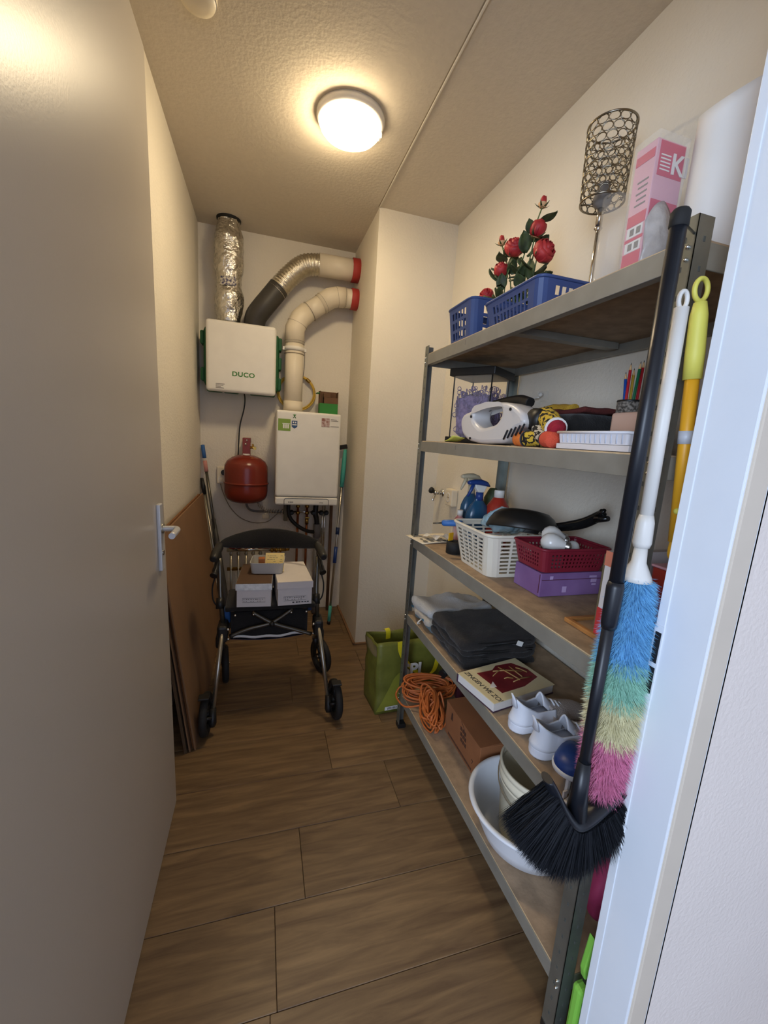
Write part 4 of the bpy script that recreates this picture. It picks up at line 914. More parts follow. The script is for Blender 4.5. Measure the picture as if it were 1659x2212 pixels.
zs0, zs1, rs0, rs1 = 2.070, 2.266, 0.059, 0.0645
sh_ = link('shade', None, t); 
for zz, r_ in ((zs0, rs0), (zs1, rs1)):
    b = B().tube([(lx + r_ * math.cos(2 * PI * k / 48), ly + r_ * math.sin(2 * PI * k / 48), zz) for k in range(48)], 0.003, 6, closed=True); obj('shade_hoop', b, 'shade_metal', sh_)
b = B()
for k in range(3): a = 2 * PI * k / 3 + 0.4; b.tube([(lx, ly, 2.072), (lx + rs0 * math.cos(a), ly + rs0 * math.sin(a), zs0)], 0.0022, 6)
obj('shade_spokes', b, 'shade_metal', sh_)
nrow, ncol = 9, 14
rh = (zs1 - zs0) / nrow
for j in range(nrow):
    for k in range(ncol):
        zz = zs0 + rh * (j + 0.5); r_ = rs0 + (rs1 - rs0) * (j + 0.5) / nrow; a = 2 * PI * (k + 0.5 * (j % 2)) / ncol; ra = 2 * PI * r_ / ncol / 2 * 0.98
        pts = []
        for q in range(12):
            s_ = 2 * PI * q / 12; aa = a + ra * math.cos(s_) / r_; pts.append((lx + r_ * math.cos(aa), ly + r_ * math.sin(aa), zz + rh * 0.50 * math.sin(s_)))
        b = B().tube(pts, 0.0016, 4, closed=True); obj('shade_ring', b, 'shade_metal', sh_)
t = thing('clear_sleeve', 'clear plastic sleeve standing between the lamp and the pink carton', 'sleeve', (0.83, 0.955, z))
b = B().lathe([(0.040, z + 0.001), (0.041, z + 0.12), (0.041, z + 0.275)], (0.845, 0.945, 0), n=24, sy=0.75); bumpy(b, 0.003, 25); obj('sleeve_film', b, 'clear_film', t, solid=0.0006)

t = thing('pink_carton', 'pink and white printed carton standing in clear film on the top shelf', 'carton', (0.785, 0.765, z))
x0, x1, y0, y1, z0, z1 = 0.750, 0.825, 0.755, 0.805, z + 0.001, z + 0.278
b = B().box((x0, y0, z0), (x1, y1, z1), 0.001); cb_ = obj('carton_body', b, 'pink_pale', t)
# print on the aisle face (x = x0) and on the near face (y = y0)
def px_(za, zb, ya=y0 + 0.003, yb2=y1 - 0.003, m='pink_print', name='print_panel', pr=0.0008): obj(name, B().box((x0 - pr, ya, za), (x0 + 0.0003, yb2, zb)), m, cb_)
def py_(za, zb, xa, xb2, m='pink_print', name='print_panel', pr=0.0008): obj(name, B().box((xa, y0 - pr, za), (xb2, y0 + 0.0003, zb)), m, cb_)
px_(z0 + 0.055, z0 + 0.075); px_(z0 + 0.098, z0 + 0.104, m='pink_print'); px_(z0 + 0.128, z0 + 0.150)
px_(z0 + 0.076, z0 + 0.097, y0 + 0.006, y1 - 0.006, 'print_white'); px_(z0 + 0.105, z0 + 0.126, y0 + 0.006, y1 - 0.006, 'print_white'); px_(z0 + 0.040, z0 + 0.055, m='pink_print')
for za in (0.080, 0.109):
    for ya in (0.010, 0.026): px_(z0 + za, z0 + za + 0.013, y0 + ya, y0 + ya + 0.010, 'print_grey', 'print_picture', 0.0014)
for k in range(5): px_(z0 + 0.165 + 0.011 * k, z0 + 0.168 + 0.011 * k, y0 + 0.010, y0 + 0.036 - 0.003 * (k % 2), 'print_grey', 'print_line', 0.0008)
px_(z0 + 0.245, z0 + 0.262)
py_(z0 + 0.002, z0 + 0.168, x0 + 0.003, x1 - 0.002); py_(z0 + 0.212, z0 + 0.274, x0 + 0.008, x1 - 0.003)
for k in range(5): py_(z0 + 0.222 + 0.0065 * k, z0 + 0.2245 + 0.0065 * k, x0 + 0.012, x0 + 0.038, m='print_white', name='print_line', pr=0.0014)
text('carton_lettering', 'KI', 0.052, (x0 + 0.040, y0 - 0.0014, z0 + 0.220), (1, 0, 0), (0, 0, 1), 'print_white', cb_, 0.0006, bold=0.001)
b = open_box(B(), 0.082, 0.058, 0.083, 0.060, 0.288, (0.7875, 0.780, z + 0.0005), 0.004, th=0.0004); bumpy(b, 0.0015, 40); obj('film_wrap', b, 'clear_film', t)
t = thing('grey_pouch', 'crumpled silvery grey plastic pouch leaning in front of the pink carton', 'pouch', (0.775, 0.715, z))
def pouch(u, v):
    x = 0.738 + 0.066 * u; hgt = 0.165 * (0.45 + 0.55 * math.sin(PI * (0.15 + 0.55 * u)))
    return Vector((x, 0.746 - 0.018 * math.sin(PI * v) * math.sin(PI * (0.1 + 0.8 * u)), z + 0.003 + hgt * v)) + noise.noise_vector(Vector((x * 30, v * 5, 2))) * 0.005
b = B().grid(pouch, 14, 14); obj('pouch_film', b, 'grey_film', t, solid=0.001)

t = thing('paper_roll', 'tall white rolled sheet standing at the near end of the top shelf', 'roll', (0.835, 0.675, z))
rp = []
for k in range(90):
    a = 2 * PI * k / 40 - 0.8; r_ = 0.066 - 0.0009 * k / 4; rp.append(Vector((0.834 + r_ * math.cos(a), 0.668 + r_ * math.sin(a) * 0.92, 0)))
vs = []
b = B()
for p in rp:
    top = 1.972 + 0.034 * min(1, max(0, (p.x - 0.768) / 0.055))
    vs.append([p + Vector((0, 0, zz)) for zz in (z + 0.002, z + 0.15, top - 0.02, top)])
b.rings(vs, close=False, caps=False); obj('rolled_sheet', b, 'paper_roll', t, solid=0.0012)
b = B().lathe([(0.0005, 1.960), (0.048, 1.960), (0.048, z + 0.004), (0.0005, z + 0.004)], (0.834, 0.668, 0), n=24, sy=0.92); obj('roll_core', b, 'paper_roll', t)

# ------------------------------------------------------------------ second shelf
z = SH[1]
t = thing('display_case', 'glass lantern case with black lid and base holding lilac shreds', 'display case', (0.850, 1.56, z), None, 0.61)
cc = Vector((0.852, 1.555, 0)); RT = Matrix.Translation(cc) @ Matrix.Rotation(0.61, 4, 'Z')
def lc(b): b.bm.transform(RT); return b
s2 = 0.085
obj('case_base', lc(B().box((-s2 - 0.01, -s2 - 0.01, z + 0.001), (s2 + 0.01, s2 + 0.01, z + 0.024), 0.003)), 'black_plastic', t)
obj('case_lid', lc(B().box((-s2 - 0.012, -s2 - 0.012, z + 0.262), (s2 + 0.012, s2 + 0.012, z + 0.292), 0.003)), 'black_plastic', t)
for sx in (-1, 1):
    for sy in (-1, 1): obj('case_rod', lc(B().cyl((sx * (s2 - 0.004), sy * (s2 - 0.004), z + 0.024), (sx * (s2 - 0.004), sy * (s2 - 0.004), z + 0.262), 0.0028, n=8)), 'black_matte', t)
for k in range(4):
    b = B().box((-s2 + 0.006, -s2 - 0.001, z + 0.024), (s2 - 0.006, -s2 + 0.001, z + 0.262)); b.bm.transform(Matrix.Rotation(k * PI / 2, 4, 'Z')); obj('glass_pane', lc(b), 'glass', t)
b = B()
hgt = lambda x, y: 0.20 * (0.55 + 0.45 * max(0, min(1, (x + 0.085) / 0.06)))
rr = random.Random(5)
b.box((-s2 + 0.014, -s2 + 0.014, z + 0.026), (s2 - 0.014, s2 - 0.014, z + 0.19), 0.02, seg=3)
bmesh.ops.subdivide_edges(b.bm, edges=b.bm.edges[:], cuts=3, use_grid_fill=True); bumpy(b, 0.016, 45)
for k in range(230):
    x, y = rr.uniform(-0.07, 0.07), rr.uniform(-0.07, 0.07); zz = z + 0.03 + rr.random() ** 0.6 * 0.19
    if rr.random() < 0.7:
        if rr.random() < 0.5: y = -0.074 * rr.choice((1, 1, -1))
        else: x = -0.074 * rr.choice((1, 1, -1))
    r_ = rr.uniform(0.006, 0.011); a = rr.uniform(0, PI); ax = Vector((math.cos(a), math.sin(a), 0))
    b.tube([(x + ax.x * r_ * math.cos(q) * 1.0, y + ax.y * r_ * math.cos(q), zz + r_ * math.sin(q)) for q in [i * 0.75 for i in range(9)]], 0.0018, 4)
obj('lilac_shreds', lc(b), 'lilac_foam', t, kind='stuff', recalc=False)
t = thing('sticky_note', 'lime yellow sticky note curling off the shelf edge by the glass case', 'note', (0.70, 1.46, z))
b = B().grid(lambda u, v: Vector((0.655 + 0.05 * v, 1.455 - 0.085 * u, z + 0.003 + 0.022 * u * u * (1 - 0.3 * v))), 8, 4); obj('note_sheet', b, 'note_lime', t, solid=0.0006)

t = thing('handheld_appliance', 'white handheld appliance with loop handle lying on the second shelf', 'appliance', (0.70, 1.15, z))
oy = [(1.342, 1.435), (1.285, 1.456), (1.245, 1.463), (1.172, 1.473), (1.066, 1.47), (1.003, 1.448), (0.977, 1.428), (0.974, 1.411), (1.014, 1.392), (1.055, 1.36), (1.112, 1.353), (1.239, 1.354), (1.31, 1.371), (1.339, 1.4)]
HX = lambda L: [(1.172 + (a - 1.172) * 1.28, 1.437 + (b - 1.437) * 1.5) for a, b in L]
hy = [(1.241, 1.444), (1.205, 1.454), (1.147, 1.455), (1.108, 1.446), (1.114, 1.428), (1.16, 1.415), (1.212, 1.417)]
T3 = Matrix(((0, 0, 1, 0.705), (1, 0, 0, 0), (0, 1, 0, 0), (0, 0, 0, 1)))
outline('shell', oy, [HX(hy)], T3, 0.074, 0.013, 'appliance_white', t, 6)
b = B().tube([(0.705, 1.346, 1.405), (0.700, 1.32, 1.400)], [0.020, 0.026], 14); obj('nozzle', b, 'shoe_inside', t)
b = B().tube(spline([(0.722, 1.30, 1.460), (0.726, 1.21, 1.480), (0.73, 1.10, 1.486), (0.73, 1.04, 1.474)], 6), 0.014, 10); obj('top_grip', b, 'black_plastic', t)
for k in range(5):
    b = B().tube([(0.6622, 1.050 - 0.019 * k, 1.366 + 0.004 * k), (0.6622, 1.034 - 0.019 * k, 1.392 + 0.004 * k)], 0.0026, 6); obj('vent_slot', b, 'dark_gap', t)
for y_, z_ in ((1.262, 1.437), (1.255, 1.366), (1.035, 1.450)):
    b = B().cyl((0.6650, y_, z_), (0.6625, y_, z_), 0.0045, n=10); obj('screw_hole', b, 'dark_gap', t)
b = B().cyl((0.712, 0.990, 1.425), (0.718, 0.945, 1.420), 0.030, n=20); obj('motor_end', b, 'black_plastic', t)

def sock(name, label, pts, rad, m, toe_m, toe_pts, toe_r, ring_m='black_fabric'):
    t = thing(name, label, 'sock', pts[0], 'tiger striped socks on the second shelf')
    b = B().tube(spline(pts, 6), rad, 16); bumpy(b, 0.003, 60); obj('sock_leg', b, m, t)
    b = B().tube(spline(toe_pts, 5), toe_r, 16); obj('sock_toe', b, toe_m, t)
    d = (Vector(toe_pts[1]) - Vector(toe_pts[0])).normalized(); b = B().cyl(Vector(toe_pts[0]) - d * 0.004, Vector(toe_pts[0]) + d * 0.004, rad * 1.06, n=16); obj('sock_band', b, ring_m, t)
    return t
sock('striped_sock', 'tiger striped sock with orange toe pointing to the white appliance', [(0.70, 0.90, z + 0.022), (0.692, 0.94, z + 0.022), (0.685, 0.972, z + 0.021)], 0.021, 'tiger_yellow', 'knit_orange', [(0.685, 0.972, z + 0.021), (0.682, 0.995, z + 0.020), (0.682, 1.010, z + 0.019)], [0.0215] * 5 + [0.019] * 5 + [0.007])
sock('striped_sock', 'tiger striped sock with red orange toe by the white tray', [(0.712, 0.965, z + 0.050), (0.69, 0.915, z + 0.030), (0.68, 0.885, z + 0.022)], 0.019, 'tiger_white', 'knit_redorange', [(0.68, 0.885, z + 0.022), (0.672, 0.860, z + 0.020), (0.668, 0.840, z + 0.019)], [0.020] * 5 + [0.0195] * 5 + [0.008])
t = sock('striped_sock', 'yellow tiger striped rolled sock lying on top with a red end', [(0.73, 0.965, z + 0.085), (0.712, 0.925, z + 0.072), (0.695, 0.880, z + 0.052)], 0.0255, 'tiger_yellow', 'knit_red', [(0.696, 0.876, z + 0.050), (0.692, 0.865, z + 0.046), (0.690, 0.855, z + 0.042)], [0.0225] * 5 + [0.018] * 5 + [0.008], 'print_white')

t = thing('folded_scarf', 'thick black folded scarf with yellow and maroon edge behind the socks', 'scarf', (0.85, 0.95, z))
def fold(x0, x1, y0, y1, z0, z1, amp, sc, bev=0.018, seed=0.0):
    b = B().box((x0, y0, z0), (x1, y1, z1), bev, seg=3); bmesh.ops.subdivide_edges(b.bm, edges=[e for e in b.bm.edges if e.calc_length() > 0.05], cuts=18, use_grid_fill=True)
    for v in b.bm.verts:
        v.co += noise.noise_vector(v.co * sc + Vector((seed, seed, seed))) * amp + noise.noise_vector(v.co * sc * 3.2 + Vector((seed, 1, seed))) * amp * 0.35
        v.co.z = max(v.co.z, z0)
    for f in b.bm.faces: f.smooth = True
    return b
obj('scarf_body', fold(0.778, 0.965, 0.910, 1.085, z + 0.001, z + 0.098, 0.007, 14), 'black_fabric', t)
b = fold(0.80, 0.97, 0.905, 1.09, z + 0.096, z + 0.112, 0.006, 16, 0.008, 2); obj('maroon_edge', b, 'knit_maroon', t)
b = B().tube(spline([(0.77, 1.085, z + 0.075), (0.80, 1.085, z + 0.103), (0.83, 1.04, z + 0.112), (0.83, 0.98, z + 0.112)], 6), 0.016, 12); bumpy(b, 0.004, 40); obj('yellow_edge', b, 'knit_yellow', t)
t = thing('pink_pouch', 'small dusky pink bundle behind the striped socks', 'bundle', (0.86, 1.12, z))
b = B().sphere((0.90, 1.150, z + 0.062), 0.062, (0.9, 0.8, 0.97)); bumpy(b, 0.006, 30)
for v in b.bm.verts: v.co.z = max(v.co.z, z + 0.002)
obj('bundle_body', b, 'skin_tan', t)

t = thing('white_tray', 'shallow white ribbed plastic tray on the shelf edge under the scarf', 'tray', (0.71, 0.73, z))
b = open_box(B(), 0.088, 0.192, 0.094, 0.198, 0.024, (0.714, 0.730, z + 0.014), 0.006, rot=SK * 0); obj('tray_body', b, 'tray_white', t)
b = B().tube([(0.667 + 0.0, 0.631, z + 0.038), (0.761, 0.631, z + 0.038), (0.761, 0.829, z + 0.038), (0.667, 0.829, z + 0.038)], 0.0032, 6, closed=True); obj('tray_rim', b, 'tray_white', t)
for k in range(13):
    y_ = 0.645 + 0.0138 * k; b = B().cyl((0.6695, y_, z + 0.016), (0.6680, y_, z + 0.034), 0.0018, n=6); obj('tray_rib', b, 'shoe_inside', t)
t = thing('white_booklet', 'flat white booklet lying under the white tray', 'booklet', (0.71, 0.73, z))
b = B().box((0.663, 0.622, z + 0.001), (0.77, 0.825, z + 0.013), 0.001); obj('booklet_pages', b, 'white_card', t)
t = thing('beige_box', 'plain pinkish beige box behind the white tray on the second shelf', 'box', (0.83, 0.75, z))
b = B().box((0.775, 0.700, z + 0.001), (0.868, 0.790, z + 0.090), 0.006); obj('box_body', b, 'pink_beige', t)
t = thing('pencil_cup', 'speckled grey pencil cup behind the beige box', 'cup', (0.91, 0.835, z))
pc = Vector((0.905, 0.868, z))
b = B().lathe([(0.0005, 0.001), (0.029, 0.001), (0.030, 0.132), (0.028, 0.132), (0.027, 0.004), (0.0005, 0.004)], pc, n=28); obj('cup_wall', b, 'cup_mesh', t)
b = B().lathe([(0.0295, 0.128), (0.031, 0.131), (0.0295, 0.134)], pc, n=28); obj('cup_rim', b, 'black_plastic', t)
def pencil(label, m, dx, dy, lx_, ly_, ln):
    a = pc + Vector((dx, dy, 0.012)); d = Vector((lx_, ly_, 1)).normalized()
    t = thing('pencil', label, 'pencil', a, 'pencils in the speckled cup')
    b = B().cyl(a, a + d * (ln - 0.018), 0.0036, n=6); obj('barrel', b, m, t)
    b = B().tube([a + d * (ln - 0.018), a + d * (ln - 0.005)], [0.0036, 0.0013], 8); obj('sharpened_wood', b, 'pencil_wood', t)
    b = B().tube([a + d * (ln - 0.005), a + d * ln], [0.0013, 0.0003], 8); obj('lead_point', b, 'pencil_lead', t)
pencil('blue pencil leaning left in the speckled cup', 'pencil_blue', 0.0, 0.004, -0.05, 0.075, 0.195)
pencil('yellow pencil behind the left blue one in the cup', 'pencil_yellow', 0.010, 0.008, 0.02, 0.045, 0.206)
pencil('red pencil standing upright in the middle of the cup', 'pencil_red', -0.012, 0.0, -0.03, -0.01, 0.213)
pencil('tall red pencil just behind the upright red one', 'pencil_red', 0.012, -0.004, 0.02, -0.012, 0.222)
pencil('green pencil leaning right in the speckled cup', 'pencil_green', -0.008, -0.010, -0.02, -0.07, 0.214)
pencil('dull red pencil leaning farthest right in the cup', 'pencil_red', 0.004, -0.014, 0.03, -0.085, 0.200)
t = thing('clear_hook', 'clear plastic hook with a pale cord on the right wall', 'hook', (1.08, 1.447, 1.55))
b = B().box((1.068, 1.425, 1.535), (1.0815, 1.470, 1.575), 0.006); b.tube([(1.068, 1.447, 1.56), (1.05, 1.447, 1.555), (1.045, 1.447, 1.57)], 0.006, 8); obj('hook_body', b, 'clear_film', t)
b = B().sphere((1.062, 1.455, 1.56), 0.009, n=10, m=6); obj('hook_glint', b, 'bulb_glass', t)
b = B().tube(spline([(1.06, 1.46, 1.55), (1.06, 1.52, 1.545), (1.055, 1.57, 1.525), (1.05, 1.60, 1.49), (1.045, 1.60, 1.45)], 6), 0.0025, 6); obj('cord', b, 'print_white', t)

# ------------------------------------------------------------------ third shelf
z = SH[2]
t = thing('newspaper_sheet', 'flat printed leaflet lying at the far corner of the middle shelf', 'paper', (0.74, 1.58, z))
b = B().grid(lambda u, v: Vector((0.628 + 0.19 * u - 0.02 * v, 1.50 + 0.155 * v + 0.02 * u, z + 0.002 + 0.004 * math.sin(3 * u + 2 * v) ** 2 * (1 if u > .1 else 0))), 10, 8); obj('leaflet', b, 'paper', t, solid=0.0005)
b = B()
for k in range(4): b.box((0.645 + 0.03 * k, 1.52, z + 0.0066), (0.660 + 0.03 * k, 1.545, z + 0.0072)); b.box((0.645 + 0.03 * k, 1.56, z + 0.0066), (0.655 + 0.03 * k, 1.575, z + 0.0072))
obj('leaflet_print', b, 'paper_print', t, kind='stuff')
t = thing('crumpled_receipt', 'white crumpled paper strip on top of the printed leaflet', 'paper', (0.74, 1.56, z))
b = B().grid(lambda u, v: Vector((0.665 + 0.17 * u, 1.590 - 0.045 * v - 0.03 * u, z + 0.012 + 0.012 * abs(math.sin(9 * u + v)) + 0.006 * math.sin(23 * u))), 40, 4, smooth=False); obj('paper_strip', b, 'paper_white', t, solid=0.0005)
t = thing('tape_roll', 'black roll of tape beside the white basket on the middle shelf', 'tape', (0.705, 1.375, z))
b = B().lathe([(0.014, 0.002), (0.030, 0.002), (0.030, 0.046), (0.014, 0.046), (0.014, 0.002)], (0.705, 1.372, z), n=28); obj('tape_ring', b, 'black_matte', t)
t = thing('yellow_sticker', 'small bright yellow card stuck upright above the black tape roll', 'card', (0.695, 1.38, z + 0.047))
b = B().box((0.680, 1.379, z + 0.048), (0.705, 1.383, z + 0.078), 0.001, rot=0.4); obj('card_body', b, 'sticker_yellow', t)

basket('laundry_basket', 'off white slotted plastic basket holding the pan on the middle shelf', 'basket', 'basket_white', (0.690, 0.935, 1.092, 1.298), (0.664, 0.962, 1.066, 1.326), z + 0.001, z + 0.142, None, (5, 5, 9, (0.17, 0.44), (0.06, 0.10), 0.03), cr=0.03, rim_r=0.0055)
t = thing('frying_pan', 'black frying pan lying face down across the white basket', 'pan', (0.83, 1.14, z + 0.145))
Q = Matrix.Translation((0.850, 1.172, z + 0.140)) @ Matrix.Rotation(0.16, 4, 'Y') @ Matrix.Rotation(-0.18, 4, 'X')
prof = [(0.118, -0.004), (0.120, 0.0), (0.112, 0.022), (0.098, 0.044), (0.080, 0.058), (0.05, 0.064), (0.0005, 0.065)]
b = B().lathe(prof, n=40); b.bm.transform(Q); obj('pan_bowl', b, 'pan_black', t, solid=0.002)
hpts = spline([(0.935, 1.132, z + 0.155), (0.965, 1.095, z + 0.168), (0.985, 1.045, z + 0.190), (0.990, 0.995, z + 0.222), (0.985, 0.975, z + 0.238)], 6)
b = B().tube(hpts, [0.013 + 0.004 * math.sin(PI * i / (len(hpts) - 1)) for i in range(len(hpts))], 12, flat=0.55); obj('pan_handle', b, 'pan_handle', t)
b = B().tube([(0.990, 0.99, z + 0.224), (0.980, 0.968, z + 0.246)], [0.012, 0.006], 8); b.tube([(0.986, 1.0, z + 0.212), (0.990, 0.958, z + 0.222)], [0.012, 0.008], 8); obj('handle_fork', b, 'pan_handle', t)
t = thing('screwdriver', 'blue handled screwdriver poking out over the white basket rim', 'screwdriver', (0.64, 1.33, z + 0.14))
b = B().tube([(0.700, 1.315, z + 0.128), (0.695, 1.318, z + 0.128), (0.660, 1.335, z + 0.126), (0.640, 1.345, z + 0.124), (0.634, 1.348, z + 0.123)], [0.009, 0.0115, 0.0125, 0.012, 0.008], 12); obj('handle', b, 'blue_grip', t)
b = B().tube([(0.634, 1.348, z + 0.123), (0.605, 1.362, z + 0.119)], [0.003, 0.0022], 8); obj('shaft', b, 'dark_alu', t)

def spray(name, label, x, y, body_m, trig_m, h, ang, w=0.085, d=0.055):
    t = thing(name, label, 'spray bottle', (x, y, z)); zb = z + 0.001
    pr = [(0.0005, 0), (0.95, 0.002), (1.0, 0.012), (1.0, h * 0.62), (0.93, h * 0.74), (0.70, h * 0.86), (0.42, h * 0.94), (0.36, h * 0.97), (0.36, h)]
    b = B().lathe([(r * w / 2, q) for r, q in pr], (x, y, zb), n=28, sy=d / w); obj('bottle', b, body_m, t)
    b = B().lathe([(w * 0.505, h * 0.12), (w * 0.505, h * 0.58)], (x, y, zb), n=28, sy=d / w); obj('bottle_label', b, 'spray_label' if body_m == 'spray_liquid' else 'bottle_pink', t)
    R_ = Matrix.Translation((x, y, zb + h)) @ Matrix.Rotation(ang, 4, 'Z')
    b = B().cyl((0, 0, -0.006), (0, 0, 0.026), 0.0155, n=18); b.bm.transform(R_); obj('collar', b, trig_m, t)
    b = B().prism([(-0.012, -0.011, 0.026), (0.014, -0.011, 0.026), (0.026, -0.011, 0.052), (-0.030, -0.011, 0.058), (-0.026, -0.011, 0.044)], (0, 0.022, 0)); b.bm.transform(R_); obj('trigger_neck', b, 'white_plastic' if trig_m == 'trigger_blue' else trig_m, t, bev=0.003)
    hpts = [(0.045, 0, 0.050), (0.028, 0, 0.060), (0, 0, 0.066), (-0.03, 0, 0.066), (-0.052, 0, 0.064), (-0.058, 0, 0.063)]
    b = B().tube(hpts, [0.004, 0.012, 0.0155, 0.014, 0.011, 0.008], 12, up=(0, 1, 0), flat=0.8); b.bm.transform(R_); obj('spray_head', b, trig_m, t)
    b = B().tube([(-0.034, 0, 0.056), (-0.042, 0, 0.035), (-0.056, 0, 0.008)], [0.008, 0.007, 0.004], 10); b.bm.transform(R_); obj('trigger', b, trig_m, t)
    b = B().cyl((0, 0, -h * 0.8), (0, 0, 0), 0.0025, n=8); b.bm.transform(R_); obj('dip_tube', b, 'white_plastic', t)
spray('spray_bottle', 'spray bottle with a blue trigger and blue liquid behind the white basket', 0.838, 1.455, 'spray_liquid', 'trigger_blue', 0.200, 0.10, 0.105, 0.06)
spray('spray_bottle', 'spray bottle with a pale grey trigger behind the blue one', 0.855, 1.555, 'spray_liquid', 'trigger_grey', 0.215, 0.15, 0.09, 0.055)
t = thing('cleaner_bottle', 'slim pink and white bottle left of the blue spray bottle', 'bottle', (0.775, 1.47, z))
b = B().lathe([(0.0005, 0.001), (0.022, 0.001), (0.023, 0.09), (0.020, 0.112), (0.011, 0.125), (0.010, 0.13), (0.0005, 0.13)], (0.770, 1.475, z), n=24); obj('bottle_body', b, 'bottle_pink', t)
b = B().cyl((0.770, 1.475, z + 0.128), (0.770, 1.475, z + 0.15), 0.012, n=16); obj('cap', b, 'white_plastic', t)
t = thing('red_bottle', 'red plastic bottle with a white cap behind the white basket', 'bottle', (0.935, 1.44, z))
b = B().lathe([(0.0005, 0.001), (0.046, 0.001), (0.048, 0.01), (0.048, 0.155), (0.042, 0.178), (0.024, 0.205), (0.019, 0.212), (0.0005, 0.213)], (0.915, 1.435, z), n=28); obj('bottle_body', b, 'bottle_red', t)
b = B().lathe([(0.0005, 0.240), (0.019, 0.240), (0.020, 0.236), (0.020, 0.211), (0.0005, 0.211)], (0.915, 1.435, z), n=24); obj('cap', b, 'white_plastic', t)
t = thing('dark_bottle', 'dark olive bottle between the blue spray and the red bottle', 'bottle', (0.945, 1.55, z))
b = B().lathe([(0.0005, 0.001), (0.035, 0.001), (0.036, 0.19), (0.02, 0.225), (0.014, 0.235), (0.0005, 0.236)], (0.955, 1.548, z), n=24); obj('bottle_body', b, 'leaf_green', t)
t = thing('blue_cloth', 'pale blue frilly cloth bunched in the back of the white basket', 'cloth', (0.88, 1.27, z + 0.02))
b = B().sphere((0.842, 1.272, z + 0.148), 0.075, (1.1, 0.55, 0.62), 40, 26); bumpy(b, 0.02, 20); bumpy(b, 0.013, 60, 4)
obj('cloth_folds', b, 'pale_blue_cloth', t)

t = thing('purple_box', 'purple printed cardboard box under the red basket', 'box', (0.85, 0.98, z))
x0, x1, y0, y1 = 0.752, 0.962, 0.922, 1.045
b = B().box((x0, y0, z + 0.001), (x1, y1, z + 0.070), 0.002); obj('box_body', b, 'purple_card', t)
b = B().box((x0 - 0.0012, y0 + 0.004, z + 0.012), (x0 - 0.0002, y0 + 0.006, z + 0.066)); b.box((x0 + 0.003, y0 - 0.0012, z + 0.05), (x1 - 0.004, y0 - 0.0004, z + 0.0515)); obj('box_seam', b, 'maroon', t)
b = B()
for (xa, za, w_, h_) in ((0.782, 0.052, 0.010, 0.010), (0.828, 0.012, 0.014, 0.018), (0.925, 0.040, 0.020, 0.012), (0.918, 0.054, 0.026, 0.006), (0.930, 0.030, 0.014, 0.006)): b.box((xa, y0 - 0.0010, z + za), (xa + w_, y0 - 0.0002, z + za + h_))
obj('box_print', b, 'purple_print', t, kind='stuff')
basket('red_basket', 'dark red open mesh basket with light bulbs on the purple box', 'basket', 'basket_red', (0.758, 0.962, 0.926, 1.050), (0.744, 0.978, 0.914, 1.062), z + 0.072, z + 0.140, None, (14, 9, 4, 0.42, (0.15, 0.18), 0.05), cr=0.014, rim_r=0.0042)
def bulb(label, c, d, r):
    t = thing('light_bulb', label, 'light bulb', c, 'light bulbs in the red basket')
    d = Vector(d).normalized(); pr = [(0.0005, -r), (r * 0.5, -r * 0.87), (r * 0.87, -r * 0.5), (r, 0), (r * 0.9, r * 0.5), (r * 0.62, r * 1.05), (r * 0.48, r * 1.35)]
    b = B().lathe(pr, c, d, n=28); obj('glass_globe', b, 'bulb_glass', t)
    b = B().lathe([(r * 0.47, r * 1.32), (r * 0.45, r * 1.45), (r * 0.49, r * 1.5), (r * 0.45, r * 1.6), (r * 0.49, r * 1.68), (r * 0.45, r * 1.78), (r * 0.3, r * 1.9), (0.0005, r * 1.95)], c, d, n=20); obj('screw_base', b, 'bulb_base', t)
bulb('big round light bulb lying in front in the red basket', (0.806, 0.968, z + 0.148), (0.75, -0.6, -0.12), 0.029)
bulb('light bulb lying just behind the big front one', (0.838, 1.010, z + 0.160), (0.8, -0.5, -0.25), 0.028)
bulb('small light bulb at the right in the red basket', (0.900, 0.985, z + 0.128), (0.6, 0.75, -0.05), 0.020)
t = thing('phone_slab', 'flat black device lying at the front of the red basket', 'device', (0.785, 0.945, z + 0.1))
b = B().box((0.765, 0.928, z + 0.118), (0.835, 0.962, z + 0.134), 0.004); obj('device_body', b, 'black_plastic', t)
b = B().box((0.772, 0.934, z + 0.076), (0.830, 0.958, z + 0.118), 0.003); obj('device_box', b, 'print_grey', t)
t = thing('white_leaflet', 'pale leaflet lying inside the red basket behind the black device', 'paper', (0.81, 1.02, z + 0.1))
b = B().grid(lambda u, v: Vector((0.765 + 0.07 * u, 1.0 + 0.04 * v, z + 0.112 + 0.008 * math.sin(4 * u))), 6, 3); obj('leaflet', b, 'paper_white', t, solid=0.0006)

t = thing('picture_frame', 'flat orange brown wooden picture frame lying on the middle shelf', 'picture frame', (0.80, 0.71, z))
x0, x1, y0, y1 = 0.715, 0.955, 0.640, 0.775
for (lo, hi) in (((x0, y0, z + 0.001), (x0 + 0.012, y1, z + 0.012)), ((x1 - 0.012, y0, z + 0.001), (x1, y1, z + 0.012)), ((x0 + 0.012, y0, z + 0.001), (x1 - 0.012, y0 + 0.012, z + 0.012)), ((x0 + 0.012, y1 - 0.012, z + 0.001), (x1 - 0.012, y1, z + 0.012))):
    obj('frame_bar', B().box(lo, hi, 0.002), 'frame_wood', t)
obj('mount', B().box((x0 + 0.012, y0 + 0.012, z + 0.001), (x1 - 0.012, y1 - 0.012, z + 0.004)), 'mount_card', t)
t = thing('red_white_folder', 'folder with red and white spine standing on the middle shelf', 'folder', (0.82, 0.68, z + 0.013))
b = B().box((0.722, 0.668, z + 0.013), (0.940, 0.688, z + 0.205), 0.001); obj('folder_cover', b, 'white_card', t)
